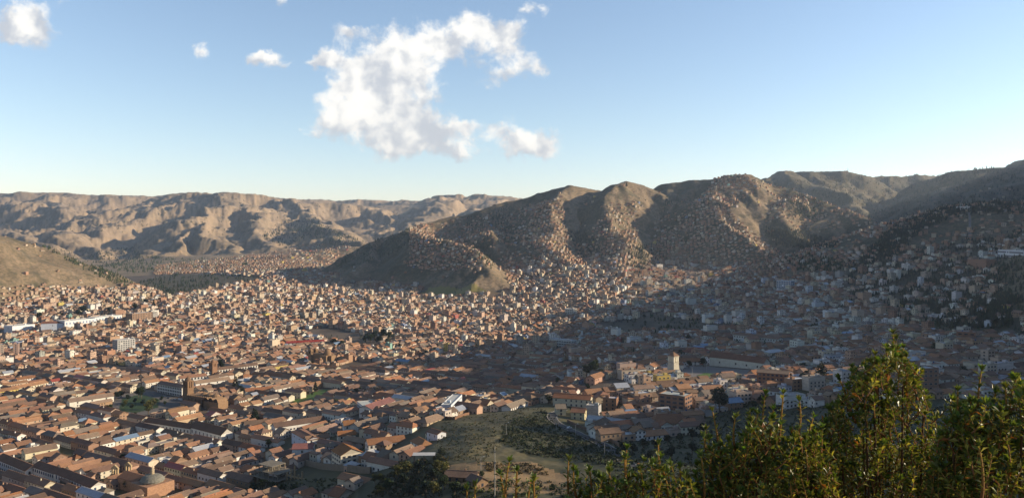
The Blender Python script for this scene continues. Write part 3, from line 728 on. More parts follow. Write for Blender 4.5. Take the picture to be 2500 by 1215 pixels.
 ((2362,653),(2408,655),20,15,'bare_brick_box','large bare brick box without windows on the right hillside',dict(style='flat',floors=1,wstep=60,wallc=(.36,.21,.15))),
 ((2436,627),(2498,625),20,12,'white_modern_building','white modern building with a dark glass corner on the right hillside',dict(style='flat',floors=2,wstep=6,wsz=(4,2.6),wallc=(.75,.77,.80))),
 ((1790,832),(1900,838),12,9,'white_terrace_row','white arcaded terrace row across the lower right slope',dict(rh=2.6,floors=2,wstep=4,wallc=(.64,.64,.60))),
 ((1690,710),(1770,716),10,6,'white_terrace_row','long low white row on the hillside above the bare slope',dict(rh=2,floors=1,wstep=5,wallc=(.66,.66,.64))),
 ((100+1240,846),(1395,846),16,12,'white_flats','white three-storey flats with ribbon windows in the middle of the shaded roofs',dict(style='flat',floors=3,wstep=4.6,wsz=(3.2,1.6),wallc=(.66,.68,.66))),
 ((1380,774),(1400,774),14,17,'bright_white_flats','bright white round-cornered flats at the bend of the avenue',dict(style='flat',floors=5,wstep=4,wsz=(2.6,1.4),wallc=(.80,.79,.72))),
 ((0,872),(10,871),16,20,'pale_tower_block','pale tower block cut by the left border',dict(style='flat',floors=6,wstep=4,wallc=(.52,.42,.34))),
 ((32,868),(45,867),12,19,'pink_tower_block','narrow pinkish tower block near the left border',dict(style='flat',floors=6,wstep=4,wallc=(.50,.35,.28))),
]
for e in LW: wing(e[0], e[1], e[2], e[3], e[4], e[5], **e[6])

# other free-standing landmarks get their ground now
P_TOWER = at(456, 985); P_CH2 = at(790, 885); P_SCT = at(1644, 914); P_DOME = at(372, 1205); P_TW3 = at(520, 918)
P_RUIN = at(680, 1165); P_HUT = at(1130, 1172)
for p_, r_ in ((P_TOWER, 10), (P_CH2, 26), (P_SCT, 8), (P_DOME, 20), (P_TW3, 6), (P_HUT, 16)): hole(p_[0], p_[1], r_)
_fc = frame(P_TOWER[0], P_TOWER[1], U_AZ + 92)
for i in range(6): q = _fc(8 + i * 10, 4); hole(q[0], q[1], 13)

# ---------------------------------------------------------------- ordinary houses
def hz(x_, y_): return gs(hill, x_, y_)
HS = []
def put(x_, y_, az, L, D, h_, tile, reg, extra=0):
    if y_ < 470 or abs(x_) > .70 * y_ + 25: return
    r_ = min(L, D) * .5
    hl = hz(x_, y_); z_ = (tzs(x_, y_))
    px_, py_ = pix(x_, y_, z_ + h_)
    if py_ > 1290 or px_ < -120 or px_ > 2620: return
    if blocked(x_, y_): return
    f_ = frame(x_, y_, az)
    for q in ((0, 0), (-L * .35, 0), (L * .35, 0)):
        p = f_(*q)
        if not clear_of(p[0], p[1], r_ * .9): return
    if reg == 'mid' and hl > .3: return
    d_ = dens_at(x_, y_, z_, hl)
    if reg != 'col':
        d_ *= 1.15 if pnoise(np.array(x_ / 90.), np.array(y_ / 90.)) > -.12 else .82
    if rr.random() > d_: return
    z4 = [(tzs(*f_(sx * L / 2, sy * D / 2))) for sx in (-1, 1) for sy in (-1, 1)]
    HS.append(dict(x=x_, y=y_, z=min(z4), zt=max(z4), az=az, L=L, D=D, h=h_ + extra + min(max(z4) - min(z4), 2.5) * .7, tile=tile, reg=reg, hl=hl, px=px_, py=py_))

def lattice(az, bu, bv, st, test, fill):
    """blocks of streets over the whole view, rotated by az"""
    f_ = frame(0, 0, az); a = R(90 - az)
    N = 60
    for iu in range(-N, N):
        for iv in range(-N, N):
            c = f_(iu * bu, iv * bv)
            if c[1] < 430 or c[1] > 2900 or abs(c[0]) > .72 * c[1] + 120: continue
            if not test(*c): continue
            fill(f_, iu * bu, iv * bv, bu - st, bv - st, az)
def fill_col(f_, u0, v0, bu, bv, az):
    # wings along the two streets that cross the sight line, inner rows running away from it
    def run_v(uc, D, v_a, v_b):
        v_ = v_a
        while v_ < v_b - 8:
            L = min(rr.uniform(16, 38), v_b - v_)
            if L < 8: break
            c = f_(uc, v_ + L / 2); put(c[0], c[1], az - 90, L - .3, D, rr.choice((5.5, 6.5, 7, 7.5)), 1, 'col'); v_ += L
    run_v(u0 - bu / 2 + 5, rr.uniform(8, 10), v0 - bv / 2, v0 + bv / 2)
    run_v(u0 + bu / 2 - 5, rr.uniform(8, 10), v0 - bv / 2, v0 + bv / 2)
    v_ = v0 - bv / 2
    while v_ < v0 + bv / 2 - 6:
        D = rr.uniform(7.0, 10.0); sp = D + (rr.uniform(0, 1.5) if rr.random() < .6 else rr.uniform(3, 7))
        u_ = u0 - bu / 2 + 10.5
        while u_ < u0 + bu / 2 - 16:
            L = min(rr.choice((9, 12, 15, 19, 24, 30)), u0 + bu / 2 - 10.5 - u_)
            if L < 6: break
            if rr.random() > .07:
                k_ = rr.random()
                az2 = az + rr.uniform(-2, 2) + (90 if k_ < .14 else 0)
                LL, DD = (L - .5, D) if k_ >= .14 else (D, min(L - .5, 13))
                c = f_(u_ + L / 2, v_ + D / 2)
                put(c[0], c[1], az2, LL, DD, rr.choice((3.5, 4.5, 5.5, 6, 6.5)), 1 if rr.random() < .93 else 0, 'col')
            u_ += L + (0 if rr.random() < .6 else rr.uniform(1, 6))
        v_ += sp
def fill_mid(f_, u0, v0, bu, bv, az):
    v_ = v0 - bv / 2
    while v_ < v0 + bv / 2 - 7:
        D = rr.uniform(8, 12); u_ = u0 - bu / 2
        while u_ < u0 + bu / 2 - 6:
            L = rr.choice((7, 8, 10, 12, 15, 20)) * rr.uniform(.9, 1.1)
            c = f_(u_ + L / 2, v_ + D / 2)
            Yv = c[1]; pt = .74 if Yv < 1350 else (.55 if Yv < 1700 else .36)
            if c[0] > .13 * Yv: pt = .62 if Yv < 1100 else .42
            tile = rr.random() < pt
            h_ = rr.choice((4, 5.5, 6.5)) if tile else rr.choice((3, 3, 5.5, 5.6, 6, 5.6, 3, 8.4, 8.4, 5.6, 11.2, 13) if rr.random() < .85 else (3, 5.6, 16)) * (1 if Yv > 1150 else .8)
            if rr.random() > .05: put(c[0], c[1], az + rr.uniform(-3, 3) + rr.choice((0, 0, 90)) * (abs(L - D) < 3), L - .4, D - .4, h_, tile, 'mid')
            u_ += L + (rr.uniform(1, 5) if rr.random() < .25 else 0)
        v_ += D + (rr.uniform(1, 6) if rr.random() < .4 else 0)
lattice(U_AZ, 84, 92, 8, lambda x_, y_: y_ < 1130 and x_ < .09 * y_ and y_ > 440, fill_col)
lattice(22, 80, 70, 8, lambda x_, y_: y_ >= 1130 and x_ < .16 * y_, fill_mid)
lattice(70, 80, 62, 7, lambda x_, y_: (x_ >= .09 * y_ and y_ < 1130) or (x_ >= .16 * y_), fill_mid)
# hillsides: terraces that follow the contour
def hills():
    yv = 1500.0
    while yv < 6200:
        s_ = 12.5 if yv < 3300 else 21
        for xv in np.arange(-.69 * yv, .69 * yv, s_):
            x_ = xv + rr.uniform(-3, 3); y_ = yv + rr.uniform(-4, 4)
            hl = hz(x_, y_)
            if (hl < .22 and yv < 3000) or yv > 3000 and hl < .0: continue
            z0, zx, zy = (tzs(x_, y_)), (tzs(x_ + 15, y_)), (tzs(x_, y_ + 15))
            g = math.hypot(zx - z0, zy - z0) / 15
            az = math.degrees(math.atan2(zx - z0, zy - z0)) + 90 if g > .05 else rr.uniform(0, 180)
            big = 1 if yv < 3300 else 1.3
            put(x_, y_, az + rr.uniform(-12, 12), rr.uniform(6, 11) * big, rr.uniform(4.5, 7) * big, rr.choice((2.4, 2.6, 2.8, 3, 5, 5.4, 7.6)) * big, rr.random() < .3, 'hill')
        yv += 14 if yv < 3300 else 26
hills()
print('houses', len(HS))
# ---------------------------------------------------------------- window prototypes shared by every building
_WP = {}
def window_mesh(wd, ht, arc, col, rim):
    key = (round(wd, 1), round(ht, 1), arc, col, rim)
    if key in _WP: return _WP[key]
    mb = MB(); d0 = .05; d1 = .10
    if arc:
        pr = [(-wd / 2, 0), (wd / 2, 0)] + [(wd / 2 * math.cos(a_), ht - wd / 2 + wd / 2 * math.sin(a_)) for a_ in np.linspace(0, math.pi, 7)]
    else:
        pr = [(-wd / 2, 0), (wd / 2, 0), (wd / 2, ht), (-wd / 2, ht)]
    mb.face([(x_, d0, z_) for x_, z_ in pr][::-1], 0, col)
    cx_, cz_ = 0, ht / 2
    po = [(x_ * 1.16, (z_ - cz_) * 1.12 + cz_) for x_, z_ in pr]
    for i in range(len(pr)):
        j = (i + 1) % len(pr)
        mb.face([(pr[i][0], d1, pr[i][1]), (po[i][0], d1, po[i][1]), (po[j][0], d1, po[j][1]), (pr[j][0], d1, pr[j][1])], 1, rim)
        mb.face([(po[i][0], d1, po[i][1]), (po[i][0], 0, po[i][1]), (po[j][0], 0, po[j][1]), (po[j][0], d1, po[j][1])], 1, rim)
    if not arc and wd < 3: mb.face([(-.04, d0 + .03, 0), (-.04, d0 + .03, ht), (.04, d0 + .03, ht), (.04, d0 + .03, 0)], 1, rim)
    o = mb.build('window', [M_GLASS, M_WOOD]); me = o.data; bpy.data.objects.remove(o)
    _WP[key] = me; return me
def door_mesh(col):
    key = ('door', col)
    if key in _WP: return _WP[key]
    mb = MB(); mb.box(lambda a_, b_: (a_, b_), -.6, .6, 0, .09, 0, 2.2, 0, col)
    o = mb.build('door', [M_WOOD]); me = o.data; bpy.data.objects.remove(o); _WP[key] = me; return me
def put_windows(root, c, az, L, D, h_, floors, step, sz, arc, wcol, rim, cap=40, door=False, sides='auto', base=1.0):
    """real windows on the walls that can be seen; x axis of each copy lies along its wall"""
    n_ = 0; f_ = frame(0, 0, az)
    for (sx, sy, ln) in ((0, 1, L), (0, -1, L), (1, 0, D), (-1, 0, D)):
        nx, ny = f_(sx, sy); dirx, diry = -c[0], -c[1]
        dd_ = math.hypot(dirx, diry)
        if (nx * dirx + ny * diry) / dd_ < .10: continue
        if ln < 3.5: continue
        k_ = max(1, int((ln - 1.5) / step)); fh = (h_ - .3) / floors
        oz = math.atan2(ny, nx) - math.pi / 2
        for fl in range(floors):
            for i in range(k_):
                if n_ >= cap: return n_
                if k_ > 3 and rr.random() < .06 and not arc: continue
                s_ = (i + .5 - k_ / 2) * (ln - 1.2) / k_
                if sx == 0: p = f_(s_, sy * D / 2)
                else: p = f_(sx * L / 2, s_)
                isd = door and fl == 0 and i == k_ // 2
                w_ = min(sz[0], ln * .8 / k_); hh_ = min(sz[1], fh * .66)
                me = door_mesh((.10, .055, .03)) if isd else window_mesh(w_, hh_, arc, wcol, rim)
                o = bpy.data.objects.new('door' if isd else 'window', me); COL.objects.link(o); o.parent = root
                o.location = (p[0], p[1], .05 if isd else fl * fh + (fh - hh_) * .5)
                o.rotation_euler = (0, 0, oz); n_ += 1
        door = False
    return n_

def flat_top(mb, f_, L, D, h_, wc, tile_edge=False, seed=None):
    """parapet, stair head, tank"""
    q = .22
    for (x0, x1, y0, y1) in ((-L/2, L/2, -D/2, -D/2+q), (-L/2, L/2, D/2-q, D/2), (-L/2, -L/2+q, -D/2+q, D/2-q), (L/2-q, L/2, -D/2+q, D/2-q)):
        mb.box(f_, x0, x1, y0, y1, h_ + .003, h_ + .75, 0, wc)
def build_one(d, name, label, cat, group=None, wstep=3.6, wsz=(1.1, 1.5), floors=None, arc=False, wcol=(.04, .045, .055), rim=None, cap=14, landmark=False, hip=0.0, roofm=1):
    x_, y_, z_ = d['x'], d['y'], d['z']; L, D, h_ = d['L'], d['D'], d['h']
    root = thing(name, label, cat, (x_, y_, z_), group)
    f_ = frame(0, 0, d['az']); wc = d['wc']; rc = d['rc']
    mw = MB()
    e = .12
    for sx, sy in ((1, 0),):
        P = [f_(-L/2, -D/2), f_(L/2, -D/2), f_(L/2, D/2), f_(-L/2, D/2)]
        for i in range(4): mw.wall(P[i], P[(i + 1) % 4], -2.5, h_, 0, wc)
    mr = MB()
    if d['tile']:
        rh = d['rh']
        mr.gable(f_, L, D, h_, rh, .55, roofm, rc, 0, wc, hip=hip)
        if L > 8:   # ridge cap and the odd chimney or skylight
            capc = tuple(min(.8, c_ * 1.25) for c_ in rc)
            hx = hip * D / 2
            mr.box(f_, -L/2 + hx, L/2 - hx, -.22, .22, h_ + rh - .12, h_ + rh + .14, 1, capc)
        if hip == 0:
            for xx, q in ((-L / 2, 1), (L / 2, -1)):
                a = f_(xx, -D / 2) + (h_,); b = f_(xx, D / 2) + (h_,); c = f_(xx, 0) + (h_ + rh - .32,)
                mw.face([b, a, c] if q > 0 else [a, b, c], 0, wc)
        mw.build('wall', [M_WALL, M_ROOF], root)
        # drop gable triangles from the roof mesh: they belong to the wall
        keep = [i for i in range(len(mr.f)) if not (mr.m[i] == 0)]
        m2 = MB()
        for i in keep: m2.face([mr.v[k_] for k_ in mr.f[i]], mr.m[i], mr.c[i][:3], 0, mr.u[i])
        ro = m2.build('roof', MATS, root)
        if rr.random() < .35:
            mc = MB(); cx_ = rr.uniform(-L * .35, L * .35); fr2 = lambda a_, b_: f_(cx_ + a_, D * .22 + b_)
            mc.box(fr2, -.4, .4, -.4, .4, h_ + .2, h_ + rh + .5, 0, rcol(wc)); mc.build('chimney', [M_WALL], ro)
    else:
        mr.face([p + (h_,) for p in (f_(-L/2, -D/2), f_(L/2, -D/2), f_(L/2, D/2), f_(-L/2, D/2))], 3, rc)
        mw2 = MB(); flat_top(mw, f_, L, D, h_, wc)
        fl = floors or max(1, round(h_ / 2.9))
        if fl > 1:
            for k_ in range(1, fl):
                zz = k_ * (h_ - .3) / fl
                mw.box(f_, -L/2 - .10, L/2 + .10, -D/2 - .10, D/2 + .10, zz - .1, zz + .12, 0, tuple(c_ * .8 for c_ in wc), bottom=True)
        mw.build('wall', [M_WALL, M_ROOF], root); ro = mr.build('roof', MATS, root)
        if min(L, D) > 6:
            ms = MB(); sx = rr.choice((-1, 1)) * L * .25; fr2 = lambda a_, b_: f_(sx + a_, b_)
            ms.box(fr2, -1.6, 1.6, -1.5, 1.5, h_ + .003, h_ + 2.3, 0, rcol(wc)); ms.build('stair_head', [M_WALL], root)
            if rr.random() < .6:
                mt = MB(); tx, ty = -sx * .8, D * .2; n_ = 10
                ring = [f_(tx + .7 * math.cos(a_), ty + .7 * math.sin(a_)) for a_ in np.linspace(0, 2 * math.pi, n_, endpoint=False)]
                c_ = rr.choice([(.03, .03, .035), (.5, .5, .5), (.06, .12, .3)])
                for i in range(n_): mt.wall(ring[i], ring[(i + 1) % n_], h_, h_ + 1.5, 0, c_)
                mt.face([p + (h_ + 1.5,) for p in ring], 0, c_); mt.build('water_tank', [M_METAL], root)
    fl = floors or max(1, round((h_ - .5) / 3.1))
    rim = rim or rr.choice([(.12, .07, .04), (.5, .48, .44), (.08, .12, .2)])
    put_windows(root, (x_, y_), d['az'], L, D, h_, fl, wstep, wsz, arc, wcol, rim, cap=cap, door=not landmark)
    return root

for w_ in WINGS:
    cx_, cy_, cz_ = w_['c']
    flat = w_['style'] == 'flat'
    z4 = float(tz(cx_, cy_))
    d = dict(x=cx_, y=cy_, z=min(cz_, z4 + 1), az=w_['az'], L=w_['L'], D=w_['D'], h=w_['h'] + max(0, z4 - cz_) * .3, tile=not flat, rh=w_['rh'] or w_['D'] * .28,
             wc=w_['wallc'], rc=w_['roofc'] or (rcol((.55, .54, .52)) if flat else tilecol()))
    build_one(d, w_['name'], w_['label'], w_['cat'], w_['group'], wstep=w_['wstep'], wsz=w_['wsz'], floors=w_['floors'], arc=w_['arc'], wcol=w_['wcol'], cap=90, landmark=True, hip=w_['hip'], roofm=w_['roofm'])

# ---------------------------------------------------------------- colours of ordinary houses
HILLW = [BRICK, BRICK, TAN, (.46, .30, .21), ADOBE, ADOBE, (.56, .48, .37), (.58, .54, .48), (.44, .30, .21), (.42, .34, .26)]
MIDW = [BRICK, TAN, (.60, .51, .39), (.52, .37, .27), (.58, .46, .35), (.74, .71, .66), (.64, .55, .46), (.48, .32, .22), (.42, .41, .39), (.54, .42, .33), WHITE, CREAM, BRICK, (.50, .35, .25), (.50, .38, .29)]
COLW = [WHITE, WHITE, CREAM, CREAM, (.66, .60, .48), ADOBE, TAN, (.62, .58, .52), (.55, .36, .26)]
ODD = [(.25, .42, .38), (.62, .50, .16), (.30, .38, .55), (.5, .16, .13), (.62, .42, .36)]
for h_ in HS:
    pal = {'col': COLW, 'mid': MIDW, 'hill': HILLW}[h_['reg']]
    if h_['reg'] == 'mid' and h_['x'] > .1 * h_['y'] and h_['y'] < 2000: pal = COLW + MIDW + [WHITE] * 2 + [(.70, .74, .78)]
    h_['wc'] = rcol(rr.choice(ODD) if rr.random() < .018 else rr.choice(pal), .1)
    h_['rh'] = h_['D'] * rr.uniform(.24, .31)
    if h_['tile']: h_['rc'] = tilecol()
    else: h_['rc'] = rcol(rr.choice([(.42, .38, .34), (.36, .30, .26), (.30, .22, .17), (.5, .48, .46), (.28, .34, .42), (.34, .18, .12), (.55, .56, .60)]), .12)
    h_['roofm'] = 1 if h_['tile'] else 3
    if h_['tile'] and rr.random() < .04 and h_['reg'] != 'hill': h_['rc'] = rr.choice([(.5, .52, .55), (.40, .10, .07), (.42, .45, .5), (.5, .5, .5), (.22, .32, .45)]); h_['roofm'] = 2
    h_['size'] = h_['L'] * (h_['h'] + 3) / h_['y'] ** 2 if (0 < h_['px'] < 2500 and h_['py'] < 1225) else 0
tiles_ = sorted([h_ for h_ in HS if h_['tile'] and h_['y'] < 1500], key=lambda q: -q['size'])
flats_ = sorted([h_ for h_ in HS if not h_['tile'] and h_['y'] < 1800 and h_['reg'] != 'hill'], key=lambda q: -q['size'])
NT_, NF_ = 300, 170
near_t, near_f = tiles_[:NT_], flats_[:NF_]
ids = set(id(q) for q in near_t + near_f)
rest = [q for q in HS if id(q) not in ids]

MARKS = [(414,960,'arcaded school'),(565,920,'long arcaded wing'),(456,960,'brown bell tower'),(540,970,'domed brown church'),(710,955,'sunny lawn wing'),(733,1040,'very long gallery house'),(500,1070,'black-roofed chapel'),
 (405,1050,'shaded street wing'),(225,990,'sunlit white wing'),(25,965,'yellow painted building'),(25,1160,'balconied street house'),(100,1120,'yellow corner house'),(180,1195,'blue window house'),
 (890,1005,'white hotel front'),(940,1000,'pink-roofed hall'),(822,1130,'ochre-roofed apartments'),(740,1115,'pink-roofed white house'),(730,1075,'bluish white building'),(850,1055,'orange row house'),(845,1078,'green-walled house'),
 (945,1090,'orange stepped row'),(1015,1095,'small orange-roofed house'),(1055,1075,'white shed house'),(1114,1000,'tall blue-trimmed house'),(745,842,'red-roofed market'),(60,810,'white factory hall'),
 (200,800,'white school block'),(308,850,'grey apartment block'),(348,780,'ribbed tower block'),(1644,890,'white bell tower'),(1760,890,'cream convent'),(1700,860,'dark red hall'),(1655,985,'brick hostel'),(1888,930,'red brick flats'),
 (1640,1035,'wide tiled hall'),(1410,1015,'small yellow house'),(1370,1005,'small cream house'),(1445,1005,'grey block house'),(1400,950,'blue-trimmed terrace'),(1395,985,'orange-roofed terrace'),(1808,970,'cream three-storey house'),
 (1888,970,'white narrow house'),(2254,930,'brick tower flats'),(2265,830,'pale brick house'),(2360,825,'canopied brick house'),(2000,845,'pale pavilion'),(1912,695,'blue glass block'),(790,860,'brown domed church'),
 (372,1185,'low grey dome'),(680,1160,'unfinished building'),(1370,840,'white ribbon flats'),(1390,765,'bright white flats'),(1845,830,'arcaded terrace row'),(520,900,'far brick bell tower')]
ORD = ['first','second','third','fourth','fifth','sixth','seventh','eighth','ninth','tenth','eleventh','twelfth','thirteenth','fourteenth','fifteenth','sixteenth','seventeenth','eighteenth','nineteenth','twentieth']
def ordinal(i):
    return ORD[i] if i < 20 else ['twenty', 'thirty', 'forty', 'fifty', 'sixty', 'seventy', 'eighty', 'ninety'][min(i // 10 - 2, 7)] + ('-' + ORD[i % 10] if True else '')
def place_words(items, key=lambda q: (q['px'], q['py'])):
    """for each item: (rank, side, landmark) counted outward from its nearest landmark"""
    gr = {}
    for q in items:
        px_, py_ = key(q)
        mk = min(MARKS, key=lambda m_: (m_[0] - px_) ** 2 + ((m_[1] - py_) * 2.2) ** 2)
        dx, dy = px_ - mk[0], (py_ - mk[1]) * 2.2
        side = ('right of' if dx > 0 else 'left of') if abs(dx) > abs(dy) else ('in front of' if dy > 0 else 'behind')
        gr.setdefault((mk[2], side), []).append((math.hypot(dx, dy), id(q)))
    res = {}
    for (mk, side), ls in gr.items():
        for i, (_, k_) in enumerate(sorted(ls)): res[k_] = (ordinal(i), side, mk)
    return res
def wallword(c_):
    r_, g_, b_ = c_
    if min(c_) > .56: return 'white'
    if r_ > .5 and g_ > .42: return 'cream'
    if b_ > r_ * 1.1: return 'bluish'
    if g_ > r_: return 'greenish'
    if r_ > .42 and g_ > .3: return 'tan'
    if abs(r_ - b_) < .06: return 'grey'
    return 'brick red' if r_ > g_ * 1.7 else 'brown'
def roofword(q):
    r_, g_, b_ = q['rc']
    if q['roofm'] == 2: return 'sheet metal' if abs(r_ - g_) < .1 or b_ > r_ else 'red sheet'
    return 'orange tiled' if r_ > .37 else ('dark tiled' if r_ < .27 else 'brown tiled')
pw = place_words(near_t)
for q in near_t:
    o_, s_, mk = pw[id(q)]
    ln = 'long' if q['L'] > 24 else ('short' if q['L'] < 12 else '')
    lab = f"{ln} {wallword(q['wc'])} house, {roofword(q)} roof, {o_} one {s_} the {mk}".strip()
    cap = 12 if q['y'] < 800 else (7 if q['y'] < 950 else 3)
    build_one(q, 'tiled_house', lab, 'house', 'tiled houses of the old town', wstep=rr.uniform(3, 5), wsz=(1.1, 1.5), cap=cap, roofm=q['roofm'], hip=0 if rr.random() < .85 else .8)
pw = place_words(near_f)
for q in near_f:
    o_, s_, mk = pw[id(q)]
    fl = max(1, round((q['h'] - .5) / 3.1)); n_ = ['one', 'two', 'three', 'four', 'five', 'six', 'seven', 'eight', 'nine'][min(fl, 9) - 1]
    lab = f"{wallword(q['wc'])} {n_}-storey building, {o_} flat-roofed one {s_} the {mk}"
    build_one(q, 'flat_roofed_building', lab, 'building', 'flat-roofed town buildings', wstep=3.4, wsz=(1.6, 1.4), cap=12 if q['y'] < 1000 else 8)

# ---------------------------------------------------------------- the rest of the town: past counting
MBT, MBF = MB(), MB()
def add_far(mb, q):
    f_ = frame(q['x'], q['y'], q['az']); L, D = q['L'], q['D']; z0, z1 = q['z'] - 3, q['z'] + q['h']
    P = [f_(-L/2, -D/2), f_(L/2, -D/2), f_(L/2, D/2), f_(-L/2, D/2)]
    al = 1.0 if rr.random() < (.8 if q['reg'] != 'hill' else .5) else 0
    for i in range(4):
        a, b = P[i], P[(i + 1) % 4]
        mb.wall(a, b, q['z'] - .3, z1, 0, q['wc'], al)
        mb.wall(a, b, z0, q['z'] - .3, 0, tuple(c_ * .6 for c_ in q['wc']), 0)
    if q['tile']:
        if q['y'] < 2100: mb.gable(f_, L, D, z1, q['rh'], .5, q['roofm'], q['rc'], 0, q['wc'], hip=0 if rr.random() < .8 else .8, thin=q['y'] > 1300)
        else: mb.gable(f_, L, D, z1, q['rh'] * .8, .3, q['roofm'], q['rc'], 0, q['wc'], thin=True)
    else:
        mb.face([p + (z1,) for p in P], 3, q['rc'])
        if q['y'] < 2600 and q['reg'] != 'hill':
            for i in range(4): mb.wall(P[i], P[(i + 1) % 4], z1, z1 + .7, 0, q['wc']); mb.wall(P[(i + 1) % 4], P[i], z1, z1 + .7, 0, q['wc'])
            sx = rr.uniform(-.25, .25) * L; sy = rr.uniform(-.2, .2) * D; w2 = rr.uniform(1.2, 2.2)
            fr2 = lambda a_, b_: f_(sx + a_, sy + b_)
            mb.box(fr2, -w2, w2, -w2, w2, z1, z1 + rr.uniform(1.6, 2.8), 0, rcol(q['wc'], .2), 0, rcol((.45, .4, .36)))
        elif rr.random() < .4:
            fr2 = lambda a_, b_: f_(a_ + L * .2, b_)
            mb.box(fr2, -L * .25, L * .25, -D * .4, D * .4, z1, z1 + 2.4, 0, rcol(q['wc'], .15), al)
for q in rest: add_far(MBT if q['tile'] else MBF, q)
o = MBT.build('distant_tiled_houses', MATS); tag(o, 'mass of distant tile-roofed houses filling the valley floor and lower slopes', 'houses', kind='stuff')
o = MBF.build('distant_flat_roofed_houses', MATS); tag(o, 'mass of distant brick and plaster flat-roofed houses spreading up the hillsides', 'houses', kind='stuff')
print('far faces', len(MBT.f), len(MBF.f), 'near', len(near_t), len(near_f), 'rest', len(rest))
# ---------------------------------------------------------------- shapes for landmarks
def lathe(mb, f_, cx, cy, prof_, n, mat, col):
    rings = [[f_(cx + r_ * math.cos(a_), cy + r_ * math.sin(a_)) + (z_,) for a_ in np.linspace(0, 2 * math.pi, n, endpoint=False)] for r_, z_ in prof_]
    for a, b in zip(rings[:-1], rings[1:]):
        for i in range(n):
            j = (i + 1) % n; mb.face([a[i], a[j], b[j], b[i]], mat, col)
    mb.face(rings[-1], mat, col)
def vault(mb, f_, x0, x1, y0, y1, z, rise, mat, col, dark=None):
    """half barrel, axis along y, from y0 (near end) to y1"""
    n = 8; xs = [(x0 + x1) / 2 - (x1 - x0) / 2 * math.cos(a_) for a_ in np.linspace(0, math.pi, n + 1)]; zs = [z + rise * math.sin(a_) for a_ in np.linspace(0, math.pi, n + 1)]
    for i in range(n):
        mb.face([f_(xs[i], y0) + (zs[i],), f_(xs[i + 1], y0) + (zs[i + 1],), f_(xs[i + 1], y1) + (zs[i + 1],), f_(xs[i], y1) + (zs[i],)], mat, col)
    for yy_ in (y0, y1):
        mb.face([f_(xs[i], yy_) + (zs[i],) for i in range(n + 1)], mat, dark or col)
def plain(fn, mats, root, nm):
    mb = MB(); fn(mb); return mb.build(nm, mats, root)
STONE = (.26, .165, .10); STONE2 = (.34, .22, .13)
def small_tower(root, f_, cx, cy, w_, h_, col, mat=M_STONE, cap='dome', bell=2, tap=1.0, capcol=None, hb=None):
    """square tower: shaft, belfry openings round a dark core, cap"""
    hb = hb or h_ * .28; hs = h_ - hb
    g = lambda a_, b_: f_(cx + a_, cy + b_)
    mb = MB(); q = w_ / 2; q2 = q * tap
    lo = [g(-q, -q), g(q, -q), g(q, q), g(-q, q)]; hi = [g(-q2, -q2), g(q2, -q2), g(q2, q2), g(-q2, q2)]
    for i in range(4):
        j = (i + 1) % 4
        mb.face([lo[i] + (-2,), lo[j] + (-2,), hi[j] + (hs,), hi[i] + (hs,)], 0, col)
    mb.box(g, -q2 - .3, q2 + .3, -q2 - .3, q2 + .3, hs, hs + .45, 0, col, bottom=True)
    mb.build('shaft', [mat], root)
    mb = MB(); p = q2 * .55
    for sx in (-1, 1):
        for sy in (-1, 1):
            mb.box(g, min(sx * q2, sx * (q2 - p)), max(sx * q2, sx * (q2 - p)), min(sy * q2, sy * (q2 - p)), max(sy * q2, sy * (q2 - p)), hs + .45, h_ - 1.0, 0, col)
    if bell == 2:
        for s_ in (-1, 1):
            mb.box(g, -p * .35, p * .35, min(s_ * q2, s_ * (q2 - p * .7)), max(s_ * q2, s_ * (q2 - p * .7)), hs + .45, h_ - 1.0, 0, col)
            mb.box(g, min(s_ * q2, s_ * (q2 - p * .7)), max(s_ * q2, s_ * (q2 - p * .7)), -p * .35, p * .35, hs + .45, h_ - 1.0, 0, col)
    mb.box(g, -q2 * .55, q2 * .55, -q2 * .55, q2 * .55, hs + .45, h_ - 1.2, 0, (.03, .025, .02))  # near-black core painted in as the shade within the openings
    mb.box(g, -q2 - .35, q2 + .35, -q2 - .35, q2 + .35, h_ - 1.0, h_, 0, col, bottom=True)
    mb.build('belfry', [mat], root)
    mb = MB(); cc = capcol or col
    if cap == 'dome':
        lathe(mb, g, 0, 0, [(q2 * .85, h_), (q2 * .8, h_ + q2 * .35), (q2 * .55, h_ + q2 * .8), (q2 * .12, h_ + q2 * 1.05), (q2 * .1, h_ + q2 * 1.5)], 10, 0, cc)
        for sx in (-1, 1):
            for sy in (-1, 1): lathe(mb, g, sx * q2 * .85, sy * q2 * .85, [(.35, h_), (.3, h_ + .9), (.05, h_ + 1.6)], 5, 0, cc)
        mb.build('dome', [mat], root)
    elif cap == 'pyramid':
        e = [g(-q2 - .7, -q2 - .7), g(q2 + .7, -q2 - .7), g(q2 + .7, q2 + .7), g(-q2 - .7, q2 + .7)]
        for i in range(4): mb.face([e[i] + (h_,), e[(i + 1) % 4] + (h_,), g(0, 0) + (h_ + q2 * 1.15,)], 0, cc, 0, ((0, 0), (4, 0), (2, 3)))
        mb.face([p_ + (h_,) for p_ in e[::-1]], 0, cc); mb.build('roof', [M_ROOF], root)

